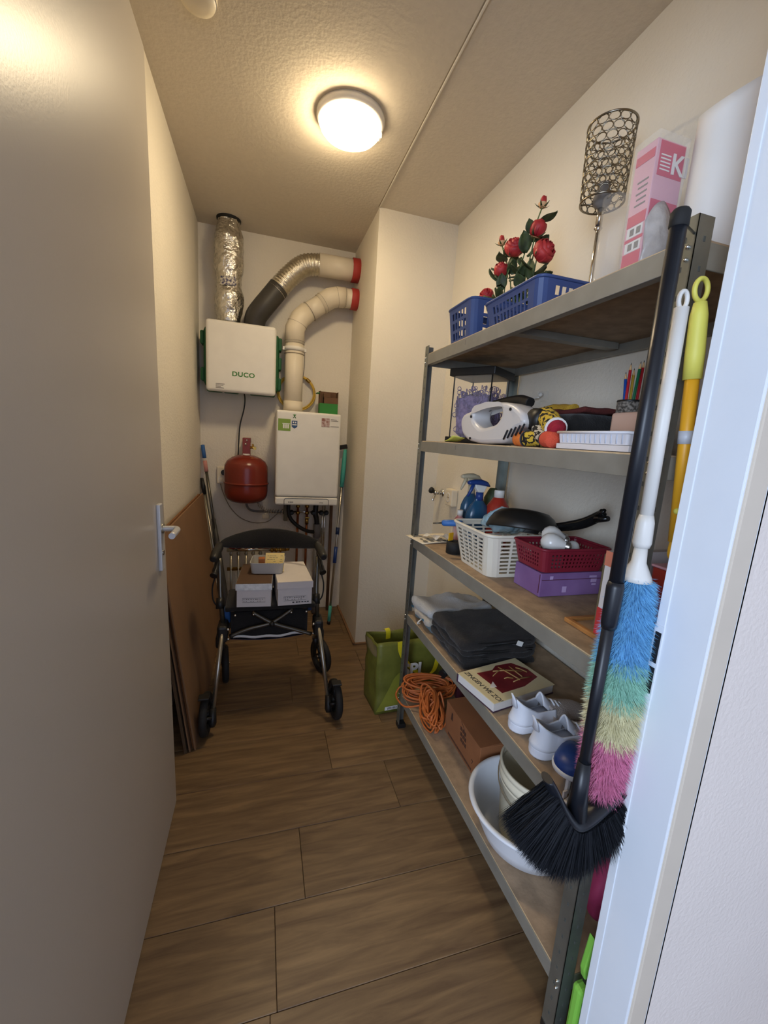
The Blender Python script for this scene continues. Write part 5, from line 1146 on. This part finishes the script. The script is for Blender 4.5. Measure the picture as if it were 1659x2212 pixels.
b = B().box((0.7212, 0.667, z + 0.013), (0.7225, 0.689, z + 0.075)); obj('spine_band', b, 'spine_red', t)
b = B().box((0.7212, 0.667, z + 0.172), (0.7225, 0.689, z + 0.205)); obj('spine_band', b, 'spine_orange', t)
t = thing('olive_folder', 'dull olive folder standing behind the red and white folder', 'folder', (0.84, 0.72, z + 0.013))
b = B().box((0.745, 0.700, z + 0.013), (0.950, 0.716, z + 0.190), 0.002); obj('folder_cover', b, 'olive_card', t)
t = thing('red_tub', 'red plastic tub at the near end of the middle shelf', 'tub', (0.83, 0.62, z))
b = open_box(B(), 0.14, 0.05, 0.15, 0.056, 0.185, (0.86, 0.605, z + 0.001), 0.012); obj('tub_body', b, 'bottle_red', t)
b = B().box((0.785, 0.577, z + 0.186), (0.935, 0.633, z + 0.192), 0.003); obj('tub_lid', b, 'pink_pale', t)

# ------------------------------------------------------------------ fourth shelf
z = SH[3]
def towel(name, label, x0, x1, y0, y1, z0, z1, m, edge, seed, group='folded towels on the fourth shelf', cat='towel'):
    t = thing(name, label, cat, ((x0 + x1) / 2, (y0 + y1) / 2, z0), group)
    obj('folded_cloth', fold(x0, x1, y0, y1, z0, z1 + 0.008, 0.017, 10, (z1 - z0) * 0.48, seed), m, t)
    if edge:
        b = B().tube([(x0 + 0.003 + 0.006 * math.sin(k * 1.3 + seed), y0 + (y1 - y0) * (0.04 + 0.92 * k / 10), z0 + (z1 - z0) * 0.55 + 0.003 * math.sin(k * 2.1)) for k in range(11)], 0.0042, 8)
        b.tube([(x0 + (x1 - x0) * (0.03 + 0.9 * k / 10), y0 + 0.002 + 0.005 * math.sin(k + seed), z0 + (z1 - z0) * 0.5) for k in range(11)], 0.0042, 8)
        obj('hem_edge', b, edge, t)
    return t
towel('folded_towel', 'teal grey towel at the bottom of the pale towel pile', 0.662, 0.93, 1.37, 1.595, z + 0.001, z + 0.026, 'towel_teal', None, 1)
towel('folded_towel', 'beige grey towel in the middle of the pale towel pile', 0.648, 0.95, 1.435, 1.62, z + 0.026, z + 0.052, 'towel_grey', 'towel_edge', 3)
t = towel('folded_towel', 'pale blue grey towel on top of the towel pile', 0.655, 0.96, 1.44, 1.615, z + 0.052, z + 0.084, 'towel_blue', 'towel_edge', 6)
b = B().tube(spline([(0.655, 1.50, z + 0.030), (0.640, 1.50, z + 0.018), (0.638, 1.505, z + 0.006), (0.655, 1.515, z + 0.004)], 5), 0.003, 6); obj('hanging_loop', b, 'paper_white', t)
for k, (za, zb, dx, lab) in enumerate(((0.001, 0.026, 0.012, 'black folded trousers at the bottom of the dark stack'), (0.026, 0.048, 0.004, 'black folded trousers second from the bottom of the dark stack'), (0.048, 0.070, 0.008, 'black folded trousers third from the bottom of the dark stack'), (0.070, 0.102, 0.0, 'black folded trousers with white tag on top of the dark stack'))):
    t = thing('folded_trousers', lab, 'trousers', (0.81, 1.28, z + za), 'black trousers stacked on the fourth shelf')
    obj('folded_cloth', fold(0.652 + dx, 0.955 + dx * 0.5, 1.150 - dx * 0.4, 1.405 + dx, z + za, z + zb + 0.004, 0.012, 10, (zb - za) * 0.48, 3.3 * k), 'denim_black', t)
    if k == 3:
        b = B().box((0.868, 1.140, z + 0.078), (0.892, 1.1425, z + 0.096), tilt=Matrix.Rotation(0.35, 4, 'Y')); obj('brand_tag', b, 'print_white', t)
    for q in (0.35, 0.7):
        b = B().tube([(0.652 + dx + 0.02 + 0.02 * j * 1.3, 1.150 - dx * 0.4 + 0.001, z + za + (zb - za) * q + 0.002 * math.sin(j)) for j in range(11)], 0.0018, 6); obj('fold_crease', b, 'black_matte', t)

t = thing('songbook', 'cream songbook with red cover picture lying on the fourth shelf', 'book', (0.77, 1.0, z), None, 0.22)
Q = Matrix.Translation((0.653, 0.925, z + 0.001)) @ Matrix.Rotation(0.20, 4, 'Z')
bw, bl, bh = 0.255, 0.172, 0.031
def bk(b): b.bm.transform(Q); return b
obj('page_block', bk(B().box((0.003, 0.003, 0.0025), (bw - 0.003, bl - 0.003, bh - 0.0025))), 'page_block', t)
cv = obj('front_cover', bk(B().box((0, 0, bh - 0.0025), (bw, bl, bh), 0.0006)), 'book_cream', t)
obj('back_cover', bk(B().box((0, 0, 0), (bw, bl, 0.0025), 0.0006)), 'book_purple', t)
obj('spine', bk(B().box((0.0, bl - 0.002, 0), (bw, bl + 0.001, bh), 0.0006)), 'book_purple', t)
b = B(); b.prism([(0.060, 0.030, bh), (0.155, 0.030, bh), (0.235, 0.052, bh), (0.240, 0.10, bh), (0.215, 0.150, bh), (0.150, 0.157, bh), (0.120, 0.140, bh), (0.058, 0.145, bh)], (0, 0, 0.0006)); obj('cover_picture', bk(b), 'book_red', t)
b = B()
for p, q in (((0.115, 0.132), (0.210, 0.095)), ((0.095, 0.110), (0.165, 0.128)), ((0.135, 0.060), (0.215, 0.058)), ((0.150, 0.145), (0.165, 0.06)), ((0.190, 0.135), (0.185, 0.07)), ((0.120, 0.085), (0.150, 0.075)), ((0.205, 0.120), (0.222, 0.085))):
    b.tube([(p[0], p[1], bh + 0.0006), ((p[0] + q[0]) / 2, (p[1] + q[1]) / 2 + 0.006, bh + 0.0007), (q[0], q[1], bh + 0.0006)], 0.0038, 4, flat=0.2)
obj('cover_ornament', bk(b), 'book_gold', t)
b = B().prism([(0.045, 0.068, bh), (0.075, 0.088, bh), (0.066, 0.060, bh)], (0, 0, 0.001)); obj('cover_corner', bk(b), 'white_card', t)
xd = Q.to_3x3() @ Vector((0, -1, 0)); yd = Q.to_3x3() @ Vector((1, 0, 0))
text('cover_title', 'ZINGEN WE ZO!', 0.0235, Q @ Vector((0.020, 0.165, bh + 0.0004)), xd, yd, 'print_dark', t, 0.0003, shear=0.15, space=0.92)

def shoe(label, ox, oy, rot):
    t = thing('white_shoe', label, 'shoe', (ox, oy, z), 'pair of white shoes on the fourth shelf', rot)
    Q = Matrix.Translation((ox, oy, z + 0.001)) @ Matrix.Rotation(rot, 4, 'Z')
    L_ = 0.255
    def wid(u): return 0.039 * (0.80 + 0.30 * math.sin(PI * min(1, u * 1.25 - 0.25)) if u > 0.2 else 0.80) * math.sqrt(max(0.0, 1 - (max(0, u - 0.80) / 0.20) ** 2)) * (math.sqrt(max(0, 1 - (max(0, 0.12 - u) / 0.12) ** 2)))
    def ring(u, zz, g=1.0, n=24): return None
    us = [0.0, 0.008, 0.025, 0.055, 0.09, 0.13, 0.2, 0.3, 0.4, 0.5, 0.6, 0.7, 0.78, 0.86, 0.92, 0.965, 0.99, 1.0]
    out = [(u * L_, max(0.001, wid(u))) for u in us]
    loop = [(x, w) for x, w in out] + [(x, -w) for x, w in reversed(out)]
    b = B(); rs = []
    for zz, g in ((0.0, 0.93), (0.004, 1.0), (0.020, 1.02), (0.026, 1.0)): rs.append([Q @ Vector(((x - L_ / 2) * (0.985 + 0.015 * g) + L_ / 2, w * g, zz + 0.006 * max(0, x / L_ - 0.75))) for x, w in loop])
    b.rings(rs); obj('sole', b, 'shoe_white', t)
    b = B(); rs = []
    for zz in (0.012, 0.020): pass
    # quarter: heel and sides up to the collar, open on top
    def top(u):
        if u < 0.07: return 0.092 - 0.15 * u
        if u < 0.26: return 0.0815 - 0.125 * (u - 0.07)
        return 0.0578 + 0.03 * (u - 0.26)
    n_ = 56; vs = []
    for k in range(n_ + 1):
        s_ = -1 + 2 * k / n_; u = 0.47 * abs(s_) ** 1.4; sg = 1 if s_ > 0 else -1
        ue = max(u, 0.0005); wv = wid(ue) * sg if abs(s_) > 1e-6 else 0.0
        col = []
        for j in range(9):
            f_ = j / 8; zz = 0.024 + (top(u) - 0.024) * f_
            shrink = (1 - 0.30 * f_ ** 1.3 * (1 - 0.25 * min(1, u / 0.3)))
            back = (0.010 * math.sin(PI * f_ * 0.9) + 0.004 * f_) * (1 - min(1, u / 0.22))
            col.append(b.bm.verts.new(Q @ Vector((u * L_ + back, wv * shrink * 0.98, zz))))
        vs.append(col)
    for k in range(n_):
        for j in range(8):
            f_ = b.bm.faces.new((vs[k][j], vs[k + 1][j], vs[k + 1][j + 1], vs[k][j + 1])); f_.smooth = True
    obj('heel_quarter', b, 'shoe_white', t, solid=0.004)
    # vamp and toe box
    def vamp(u, v):
        uu = 0.42 + 0.575 * u; a = PI * v; w = max(0.0005, wid(uu))
        h_ = (0.070 - 0.024) * (1 - 0.60 * min(1, u * 1.1) ** 0.8) * math.sqrt(max(0.02, 1 - (max(0, u - 0.72) / 0.285) ** 2))
        return Q @ Vector((uu * L_, w * math.cos(a) * 0.98, 0.023 + h_ * math.sin(a) ** 0.75))
    b = B().grid(vamp, 16, 18); obj('vamp', b, 'shoe_mesh', t, solid=0.003)
    b = B().grid(lambda u, v: Q @ Vector(((0.47 - 0.13 * u) * L_, (v - 0.5) * 0.046 * (1 - 0.25 * u * u), 0.064 + 0.036 * u ** 0.8 - 0.030 * (2 * v - 1) ** 2)), 8, 8); obj('tongue', b, 'shoe_white', t, solid=0.004)
    b = B().tube([Q @ Vector((0.006, 0, 0.070)), Q @ Vector((0.002, 0, 0.092)), Q @ Vector((-0.006, 0, 0.108))], [0.013, 0.009, 0.005], 10, up=(0, 1, 0), flat=0.35); obj('heel_tab', b, 'shoe_white', t)
    b = B().grid(lambda u, v: Q @ Vector(((0.06 + 0.5 * u) * L_, (v - 0.5) * 1.5 * wid(0.06 + 0.5 * u), 0.0285)), 8, 3); obj('insole', b, 'shoe_inside', t, solid=0.002)
    for k in range(3):
        b = B().tube([Q @ Vector(((0.50 + 0.06 * k) * L_, -0.016, 0.064 - 0.006 * k)), Q @ Vector(((0.50 + 0.06 * k) * L_, 0, 0.071 - 0.007 * k)), Q @ Vector(((0.50 + 0.06 * k) * L_, 0.016, 0.064 - 0.006 * k))], 0.0028, 8); obj('lace', b, 'shoe_white', t)
shoe('white shoe farther from the doorway, beside the songbook', 0.664, 0.857, 0.02)
shoe('white shoe nearer the doorway, beside the blue gadget', 0.664, 0.764, -0.03)

t = thing('blue_gadget', 'navy blue domed gadget with white rim on a clear stand', 'gadget', (0.70, 0.665, z))
tear = []
for k in range(28):
    a = 2 * PI * k / 28; r_ = 0.043; x = 0.698 + r_ * math.cos(a) * 1.0; y = 0.662 + r_ * math.sin(a) * 0.95
    if math.cos(a - 0.95) > 0.55: x += 0.020 * (math.cos(a - 0.95) - 0.55) * 2; y += 0.024 * (math.cos(a - 0.95) - 0.55) * 2
    tear.append(Vector((x, y, 0)))
cen = Vector((0.702, 0.667, 0))
rs = [[cen + (p - cen) * g + Vector((0, 0, z + h_)) for p in tear] for g, h_ in ((0.98, 0.050), (1.0, 0.054), (0.97, 0.064), (0.85, 0.072), (0.5, 0.078), (0.05, 0.080))]
b = B().rings(rs); obj('blue_dome', b, 'blue_cap', t)
rs = [[cen + (p - cen) * g + Vector((0, 0, z + h_)) for p in tear] for g, h_ in ((1.0, 0.042), (1.06, 0.044), (1.06, 0.051), (1.0, 0.054))]
b = B().rings(rs); obj('white_rim', b, 'rim_white', t)
b = B().lathe([(0.036, 0.001), (0.038, 0.002), (0.038, 0.041)], (0.700, 0.664, z), n=28); obj('clear_stand', b, 'glass', t, solid=0.001)
b = B().box((0.668, 0.638, z + 0.002), (0.676, 0.646, z + 0.042), 0.001); obj('white_post', b, 'rim_white', t)
b = B().box((0.680, 0.640, z + 0.006), (0.690, 0.644, z + 0.040), 0.001); obj('black_post', b, 'black_plastic', t)
b = B().box((0.735, 0.690, z + 0.050), (0.765, 0.702, z + 0.062), 0.003); obj('black_clip', b, 'black_plastic', t)
t = thing('white_card_stub', 'small white folded card at the shelf edge below the blue gadget', 'card', (0.66, 0.63, z))
b = B().box((0.652, 0.600, z + 0.001), (0.70, 0.632, z + 0.006), 0.001, rot=0.3); b.box((0.652, 0.630, z + 0.003), (0.664, 0.634, z + 0.020), rot=0.2); obj('card_body', b, 'white_card', t)

# ------------------------------------------------------------------ bottom shelf
z = SH[4]
t = thing('extension_cable', 'orange extension cable bundled in loose loops on the bottom shelf', 'cable', (0.70, 1.48, z))
rr = random.Random(21)
pts = []
C1, C2 = Vector((0.735, 1.545, z + 0.060)), Vector((0.690, 1.405, z + 0.055))
for k in range(15):
    a_ = rr.uniform(0.085, 0.125); w_ = rr.uniform(0.028, 0.055); tilt = rr.uniform(-0.25, 0.25); dz = rr.uniform(-0.03, 0.035); sh = Vector((rr.uniform(-0.02, 0.02), rr.uniform(-0.015, 0.015), dz))
    u_ = Vector((math.cos(0.25 + tilt), -math.sin(0.5 + tilt) * 0.5, rr.uniform(-0.10, 0.15))).normalized(); v_ = Vector((0.1, 0.8, rr.uniform(0.2, 0.7))).normalized()
    for q in range(14): a = 2 * PI * q / 14; pts.append(C1 + sh + u_ * a_ * math.cos(a) + v_ * w_ * math.sin(a))
for p in pts: p.z = max(p.z, z + 0.006)
b = B().tube(spline(pts, 2), 0.0042, 6); obj('loose_loops', b, 'cable_orange', t)
pts = []
for k in range(15):
    a_ = rr.uniform(0.060, 0.085); w_ = rr.uniform(0.020, 0.045); sh = Vector((rr.uniform(-0.015, 0.015), rr.uniform(-0.02, 0.02), rr.uniform(-0.025, 0.035)))
    u_ = Vector((rr.uniform(-0.35, 0.1), -0.85, rr.uniform(-0.45, -0.1))).normalized(); v_ = Vector((0.7, rr.uniform(-0.3, 0.1), rr.uniform(0.1, 0.6))).normalized()
    for q in range(14): a = 2 * PI * q / 14; pts.append(C2 + sh + u_ * a_ * math.cos(a) + v_ * w_ * math.sin(a))
for p in pts: p.z = max(p.z, z + 0.006)
b = B().tube(spline(pts, 2), 0.0042, 6); obj('hanging_bundle', b, 'cable_orange', t)
b = B().tube(spline([(0.70, 1.56, z + 0.06), (0.635, 1.61, z + 0.045), (0.603, 1.60, z + 0.02), (0.598, 1.56, z + 0.012), (0.62, 1.51, z + 0.01), (0.68, 1.47, z + 0.04), (0.715, 1.45, z + 0.07)], 8), 0.0042, 8); obj('stray_loop', b, 'cable_orange', t)
b = B().tube(spline([(0.72, 1.42, z + 0.10), (0.74, 1.435, z + 0.115), (0.745, 1.40, z + 0.06), (0.71, 1.395, z + 0.02), (0.69, 1.42, z + 0.06), (0.72, 1.42, z + 0.10)], 6), 0.0042, 8); obj('binding_turn', b, 'cable_orange', t)
b = B().cyl((0.80, 1.55, z + 0.12), (0.835, 1.575, z + 0.125), 0.019, n=16); obj('plug', b, 'black_plastic', t)
t = thing('maroon_bundle', 'dark maroon bundle behind the orange cable on the bottom shelf', 'bundle', (0.88, 1.50, z))
obj('bundle_cloth', fold(0.865, 1.00, 1.445, 1.625, z + 0.001, z + 0.135, 0.010, 15, 0.03, 4), 'maroon', t)
t = thing('cardboard_carton', 'long brown cardboard carton on the bottom shelf behind the basin', 'carton', (0.84, 1.24, z))
x0, x1, y0, y1, z0, z1 = 0.732, 0.930, 1.080, 1.352, z + 0.001, z + 0.140
b = B().box((x0, y0, z0), (x1, y1, z1), 0.002); obj('carton_body', b, 'carton_brown', t)
for (lo, hi, tl) in (((x0 - 0.002, y0 + 0.002, z1), (x0 + 0.095, y1 - 0.002, z1 + 0.002), -0.05), ((x0 + 0.10, y0 + 0.002, z1), (x1 + 0.002, y1 - 0.002, z1 + 0.002), 0.04)):
    obj('carton_flap', B().box(lo, hi, tilt=Matrix.Rotation(tl, 4, 'Y')), 'carton_brown', t)
b = B()
b.prism([(x0 - 0.0004, y0 + 0.225, z0 + 0.085), (x0 - 0.0004, y0 + 0.210, z0 + 0.085), (x0 - 0.0004, y0 + 0.212, z0 + 0.115), (x0 - 0.0004, y0 + 0.222, z0 + 0.115)], (-0.0006, 0, 0))
for k in range(3):
    for j in range(3): b.box((x0 - 0.0010, y0 + 0.095 + 0.016 * k + 0.004 * j, z0 + 0.058 + 0.021 * j), (x0 - 0.0003, y0 + 0.106 + 0.016 * k + 0.004 * j, z0 + 0.072 + 0.021 * j))
b.tube([(x0 - 0.0004, y0 + 0.150, z0 + 0.138), (x0 - 0.0004, y0 + 0.118, z0 + 0.120), (x0 - 0.0004, y0 + 0.110, z0 + 0.09)], 0.0012, 4)
b.tube([(x0 - 0.0004, y0 + 0.045, z0 + 0.04), (x0 - 0.0004, y0 + 0.040, z0 + 0.052), (x0 - 0.0004, y0 + 0.048, z0 + 0.054)], 0.0016, 4)
for k in range(26): b.box((x0 - 0.0010, y0 + 0.045 + 0.0075 * k, z0 + 0.010), (x0 - 0.0003, y0 + 0.0495 + 0.0075 * k, z0 + 0.019))
obj('carton_print', b, 'carton_print', t, kind='stuff')

t = thing('wash_basin', 'white round plastic basin standing on the bottom shelf', 'basin', (0.81, 0.815, z))
bc = (0.790, 0.880, z + 0.001)
b = B().lathe([(0.0005, 0.0), (0.122, 0.0), (0.130, 0.006), (0.148, 0.045), (0.168, 0.112), (0.171, 0.117), (0.180, 0.118), (0.183, 0.114), (0.180, 0.110), (0.1785, 0.113), (0.171, 0.113)], bc, n=64)
obj('basin_bowl', b, 'basin_white', t, solid=0.003)
t = thing('cream_bucket', 'cream plastic bucket standing inside the white basin', 'bucket', (0.83, 0.85, z))
uc = (0.808, 0.872, z + 0.006)
b = B().lathe([(0.0005, 0.0), (0.096, 0.0), (0.100, 0.004), (0.115, 0.192), (0.119, 0.194), (0.119, 0.204), (0.1155, 0.206), (0.1155, 0.218), (0.120, 0.220), (0.120, 0.232), (0.115, 0.234)], uc, n=48); obj('bucket_wall', b, 'bucket_cream', t, solid=0.0025)
b = B().lathe([(0.1165, 0.178), (0.1185, 0.182), (0.1170, 0.186)], uc, n=48); obj('rim_rib', b, 'bucket_cream', t)
b = B().tube([(uc[0] + 0.121 * math.cos(a), uc[1] + 0.121 * math.sin(a), uc[2] + 0.200 - 0.05 * math.sin(PI * k / 20)) for k, a in enumerate([2.2 + 2.9 * k / 20 for k in range(21)])], 0.0022, 6); obj('wire_handle', b, 'aluminium', t)
t = thing('pink_bag', 'crumpled dark pink bag at the near end of the bottom shelf', 'bag', (0.83, 0.62, z))
b = B().sphere((0.855, 0.628, z + 0.105), 0.10, (0.80, 0.48, 1.04), 30, 20); bumpy(b, 0.014, 16); bumpy(b, 0.006, 50)
for v in b.bm.verts: v.co.z = max(v.co.z, z + 0.002); v.co.y = max(v.co.y, 0.566)
obj('bag_body', b, 'pink_bag', t)

# ------------------------------------------------------------------ brooms and dusters hung at the near end of the shelf
t = thing('black_broom', 'black broom with fan shaped head hung on the near shelf post', 'broom', (0.56, 0.505, 0.57))
P0, P1 = Vector((0.561, 0.508, 0.70)), Vector((0.5685, 0.512, 1.672))
b = B().cyl(lerp(P0, P1, 0.43), P1, 0.0112, n=20); obj('pole', b, 'broom_black', t)
b = B().cyl(lerp(P0, P1, 0.0), lerp(P0, P1, 0.44), 0.0098, n=20); obj('lower_pole', b, 'broom_black', t)
b = B().tube([lerp(P0, P1, 0.365), lerp(P0, P1, 0.375), lerp(P0, P1, 0.44), lerp(P0, P1, 0.45)], [0.0110, 0.0128, 0.0138, 0.0118], 20); obj('pole_joint', b, 'broom_black', t)
b = B().lathe([(0.0114, -0.002), (0.0128, 0.0), (0.0128, 0.018), (0.010, 0.022), (0.0005, 0.023)], P1, (P1 - P0), n=20); obj('pole_cap', b, 'black_matte', t)
b = B().tube([P1 + Vector((0.004, 0.004, 0.008)), P1 + Vector((0.03, 0.02, 0.02)), P1 + Vector((0.085, 0.046, 0.026))], 0.002, 6); obj('hanging_hook', b, 'chrome', t)

b = B().tube([(0.561, 0.508, 0.80), (0.560, 0.507, 0.74), (0.559, 0.505, 0.69)], [0.0112, 0.0145, 0.019], 18); obj('socket', b, 'broom_black', t)
brd = [(0.476, 0.500, 0.790), (0.488, 0.500, 0.770), (0.512, 0.501, 0.728), (0.535, 0.502, 0.696), (0.556, 0.503, 0.680), (0.580, 0.503, 0.682), (0.612, 0.502, 0.700), (0.640, 0.501, 0.722), (0.648, 0.500, 0.736)]
bp_ = spline(brd, 4); b = B().tube(bp_, [0.0055 + 0.0055 * math.sin(PI * min(1, 0.08 + i / len(bp_))) for i in range(len(bp_))], 12, flat=1.9, up=(0, 0, 1)); obj('head_bridge', b, 'broom_black', t)
b = B().tube(spline([(p[0], p[1] - 0.012, p[2] - 0.004) for p in brd[4:]], 4), 0.003, 8); obj('head_ridge', b, 'broom_black', t)
b = B(); rb = random.Random(8); curve = spline(brd[1:-1], 8)
def root():
    i = rb.random(); k = i * (len(curve) - 1.001); a = curve[int(k)].lerp(curve[int(k) + 1], k - int(k))
    ang = -2.55 + 1.75 * i
    return a + Vector((0, rb.uniform(-0.020, 0.020), -0.006)), Vector((math.cos(ang), rb.uniform(-0.12, 0.12), math.sin(ang)))
strands(b, root, 12000, 0.104, 0.0010, 0.0, 0.035, rb, 0.9, 1.05)
b.mi = 0
obj('bristles', b, 'bristle_black', t, kind='stuff', recalc=False)

t = thing('rainbow_duster', 'fluffy rainbow duster on a white pole hung at the shelf end', 'duster', (0.62, 0.515, 0.70))
D0, D1 = Vector((0.633, 0.528, 0.722)), Vector((0.622, 0.530, 1.597))
ax = (D1 - D0).normalized()
b = B().cyl(lerp(D0, D1, 0.56), lerp(D0, D1, 0.975), 0.0105, n=18); obj('pole', b, 'duster_white', t)
b = B().tube([lerp(D0, D1, 0.535), lerp(D0, D1, 0.545), lerp(D0, D1, 0.585), lerp(D0, D1, 0.60)], [0.0125, 0.0150, 0.0140, 0.011], 18); obj('pole_collar', b, 'duster_white', t)
b = B().tube([lerp(D0, D1, 0.468), lerp(D0, D1, 0.478), lerp(D0, D1, 0.505), lerp(D0, D1, 0.54)], [0.026, 0.023, 0.012, 0.010], 20); obj('ferrule', b, 'duster_white', t)
rc = lerp(D0, D1, 0.988)
b = B().tube([rc + Vector((0.0085 * math.cos(a), 0, 0.013 * math.sin(a))) for a in [2 * PI * k / 20 for k in range(20)]], 0.0035, 8, closed=True); obj('hanging_ring', b, 'duster_white', t)
def rad(f):   # fluff radius by height fraction, 0 at the bottom tip
    return 0.022 + 0.022 * math.sin(PI * min(1, 0.10 + f * 0.92)) ** 0.8
secs = [('pink_fluff', 'duster_pink', 0.0, 0.30, 2600), ('yellow_fluff', 'duster_yellow', 0.28, 0.50, 2200), ('green_fluff', 'duster_green', 0.46, 0.66, 2200), ('blue_fluff', 'duster_blue', 0.62, 1.0, 3400)]
H0, H1 = D0 + ax * -0.010, lerp(D0, D1, 0.475)
for nm, m, f0, f1, cnt in secs:
    rg = random.Random(len(nm)); b = B()
    b.tube([H0.lerp(H1, f0 + (f1 - f0) * k / 6) for k in range(7)], [max(0.006, rad(f0 + (f1 - f0) * k / 6) * 0.72 * (1 if 0.02 < f0 + (f1 - f0) * k / 6 else 0.5)) for k in range(7)], 16)
    q = Vector((0, 0, 1)).rotation_difference(ax).to_matrix()
    def root(f0=f0, f1=f1, q=q, rg=rg):
        f = rg.uniform(f0, f1); a = rg.uniform(0, 2 * PI); o = q @ Vector((math.cos(a), math.sin(a), 0)); r_ = rad(f) * 0.70
        return H0.lerp(H1, f) + o * r_, (o * 0.95 - ax * (0.75 if f > 0.12 else 0.45))
    strands(b, root, int(cnt * 2.6), 0.026, 0.0006, 0.0, 0.30, rg)
    obj(nm, b, m, t, kind='stuff', recalc=False)

t = thing('yellow_pole', 'yellow telescopic pole with ring top hung beside the door frame', 'pole', (0.69, 0.53, 1.18))
Y0, Y1 = Vector((0.700, 0.528, 1.200)), Vector((0.662, 0.533, 1.590))
b = B().cyl(Y0, lerp(Y0, Y1, 0.80), 0.0105, n=18); obj('pole', b, 'pole_yellow', t)
b = B().tube([lerp(Y0, Y1, 0.70), lerp(Y0, Y1, 0.80), lerp(Y0, Y1, 0.95), lerp(Y0, Y1, 1.0)], [0.0135, 0.0140, 0.0125, 0.009], 18); obj('grip', b, 'grip_yellow', t)
rc = Y1 + Vector((-0.003, 0, 0.018))
b = B().tube([rc + Vector((0.0135 * math.cos(a), 0, 0.0165 * math.sin(a))) for a in [2 * PI * k / 24 for k in range(24)]], 0.0038, 8, closed=True); obj('hanging_ring', b, 'grip_yellow', t)
b = B().cyl(lerp(Y0, Y1, 0.435), lerp(Y0, Y1, 0.49), 0.0115, n=18); obj('grey_band', b, 'band_grey', t)
b = B().sphere(Y0 + Vector((-0.013, -0.004, 0.055)), 0.006, n=10, m=6); obj('lock_button', b, 'grip_yellow', t)
b = B().tube(spline([Y0 + Vector((0, 0, 0.01)), Y0 + Vector((-0.004, 0, -0.010)), Y0 + Vector((-0.002, 0, -0.026)), Y0 + Vector((0.010, 0, -0.032))], 5), 0.006, 10); obj('end_hook', b, 'pole_yellow', t)

t = thing('lime_dustpan', 'lime green plastic dustpan hung low behind the near shelf post', 'dustpan', (0.70, 0.525, 0.03))
b = B()
b.prism([(0.672, 0.512, 0.355), (0.690, 0.512, 0.335), (0.690, 0.512, 0.255), (0.668, 0.512, 0.245), (0.662, 0.512, 0.270)], (0, 0.014, 0)); obj('handle_loop', b, 'lime_plastic', t, bev=0.003)
b = B().box((0.655, 0.505, 0.03), (0.78, 0.530, 0.225), 0.008); b2 = obj('pan_body', b, 'lime_plastic', t)
b = B().box((0.676, 0.514, 0.222), (0.690, 0.526, 0.256), 0.003); obj('handle_neck', b, 'black_plastic', t)
b = B()
for k in range(9): b.box((0.662 + 0.0125 * k, 0.5035, 0.05), (0.667 + 0.0125 * k, 0.5055, 0.20 - 0.01 * (k % 2)), 0.001)
obj('pan_ribs', b, 'logo_green', b2, kind='stuff')

t = thing('wall_tap', 'small chrome stop tap with black knob low on the right wall', 'tap', (1.08, 2.333, 1.035))
b = B().lathe([(0.0005, 0.0), (0.020, 0.0), (0.026, 0.006), (0.027, 0.010)], (1.0715, 2.333, 1.037), (1, 0, 0), n=24); obj('wall_rosette', b, 'chrome', t)
b = B().cyl((1.079, 2.333, 1.037), (1.035, 2.333, 1.037), 0.011, n=16); b.sphere((1.035, 2.333, 1.037), 0.015, n=14, m=8); obj('tap_body', b, 'chrome', t)
b = B().tube(spline([(1.035, 2.333, 1.035), (1.028, 2.330, 1.015), (1.020, 2.328, 1.000), (1.016, 2.328, 0.988)], 5), 0.008, 12); obj('spout', b, 'chrome', t)
b = B().lathe([(0.0005, 0), (0.010, 0.0), (0.012, 0.008), (0.019, 0.016), (0.020, 0.030), (0.015, 0.036), (0.0005, 0.037)], (1.028, 2.333, 1.043), (-0.80, 0, 0.36), n=10); obj('knob', b, 'black_plastic', t)
t = thing('double_socket', 'cream surface mounted socket on the right wall beside the tap', 'socket', (1.08, 2.17, 1.03))
b = B().box((1.040, 2.115, 0.985), (1.0815, 2.200, 1.085), 0.008); obj('socket_box', b, 'cream_plastic', t)
b = B().lathe([(0.019, 0.004), (0.027, 0.0), (0.029, 0.004)], (1.0365, 2.160, 1.035), (1, 0, 0), n=24); obj('socket_ring', b, 'white_plastic', t)
for dy in (-0.009, 0.009):
    b = B().cyl((1.0385, 2.160 + dy, 1.035), (1.0405, 2.160 + dy, 1.035), 0.003, n=10); obj('pin_hole', b, 'dark_gap', t)
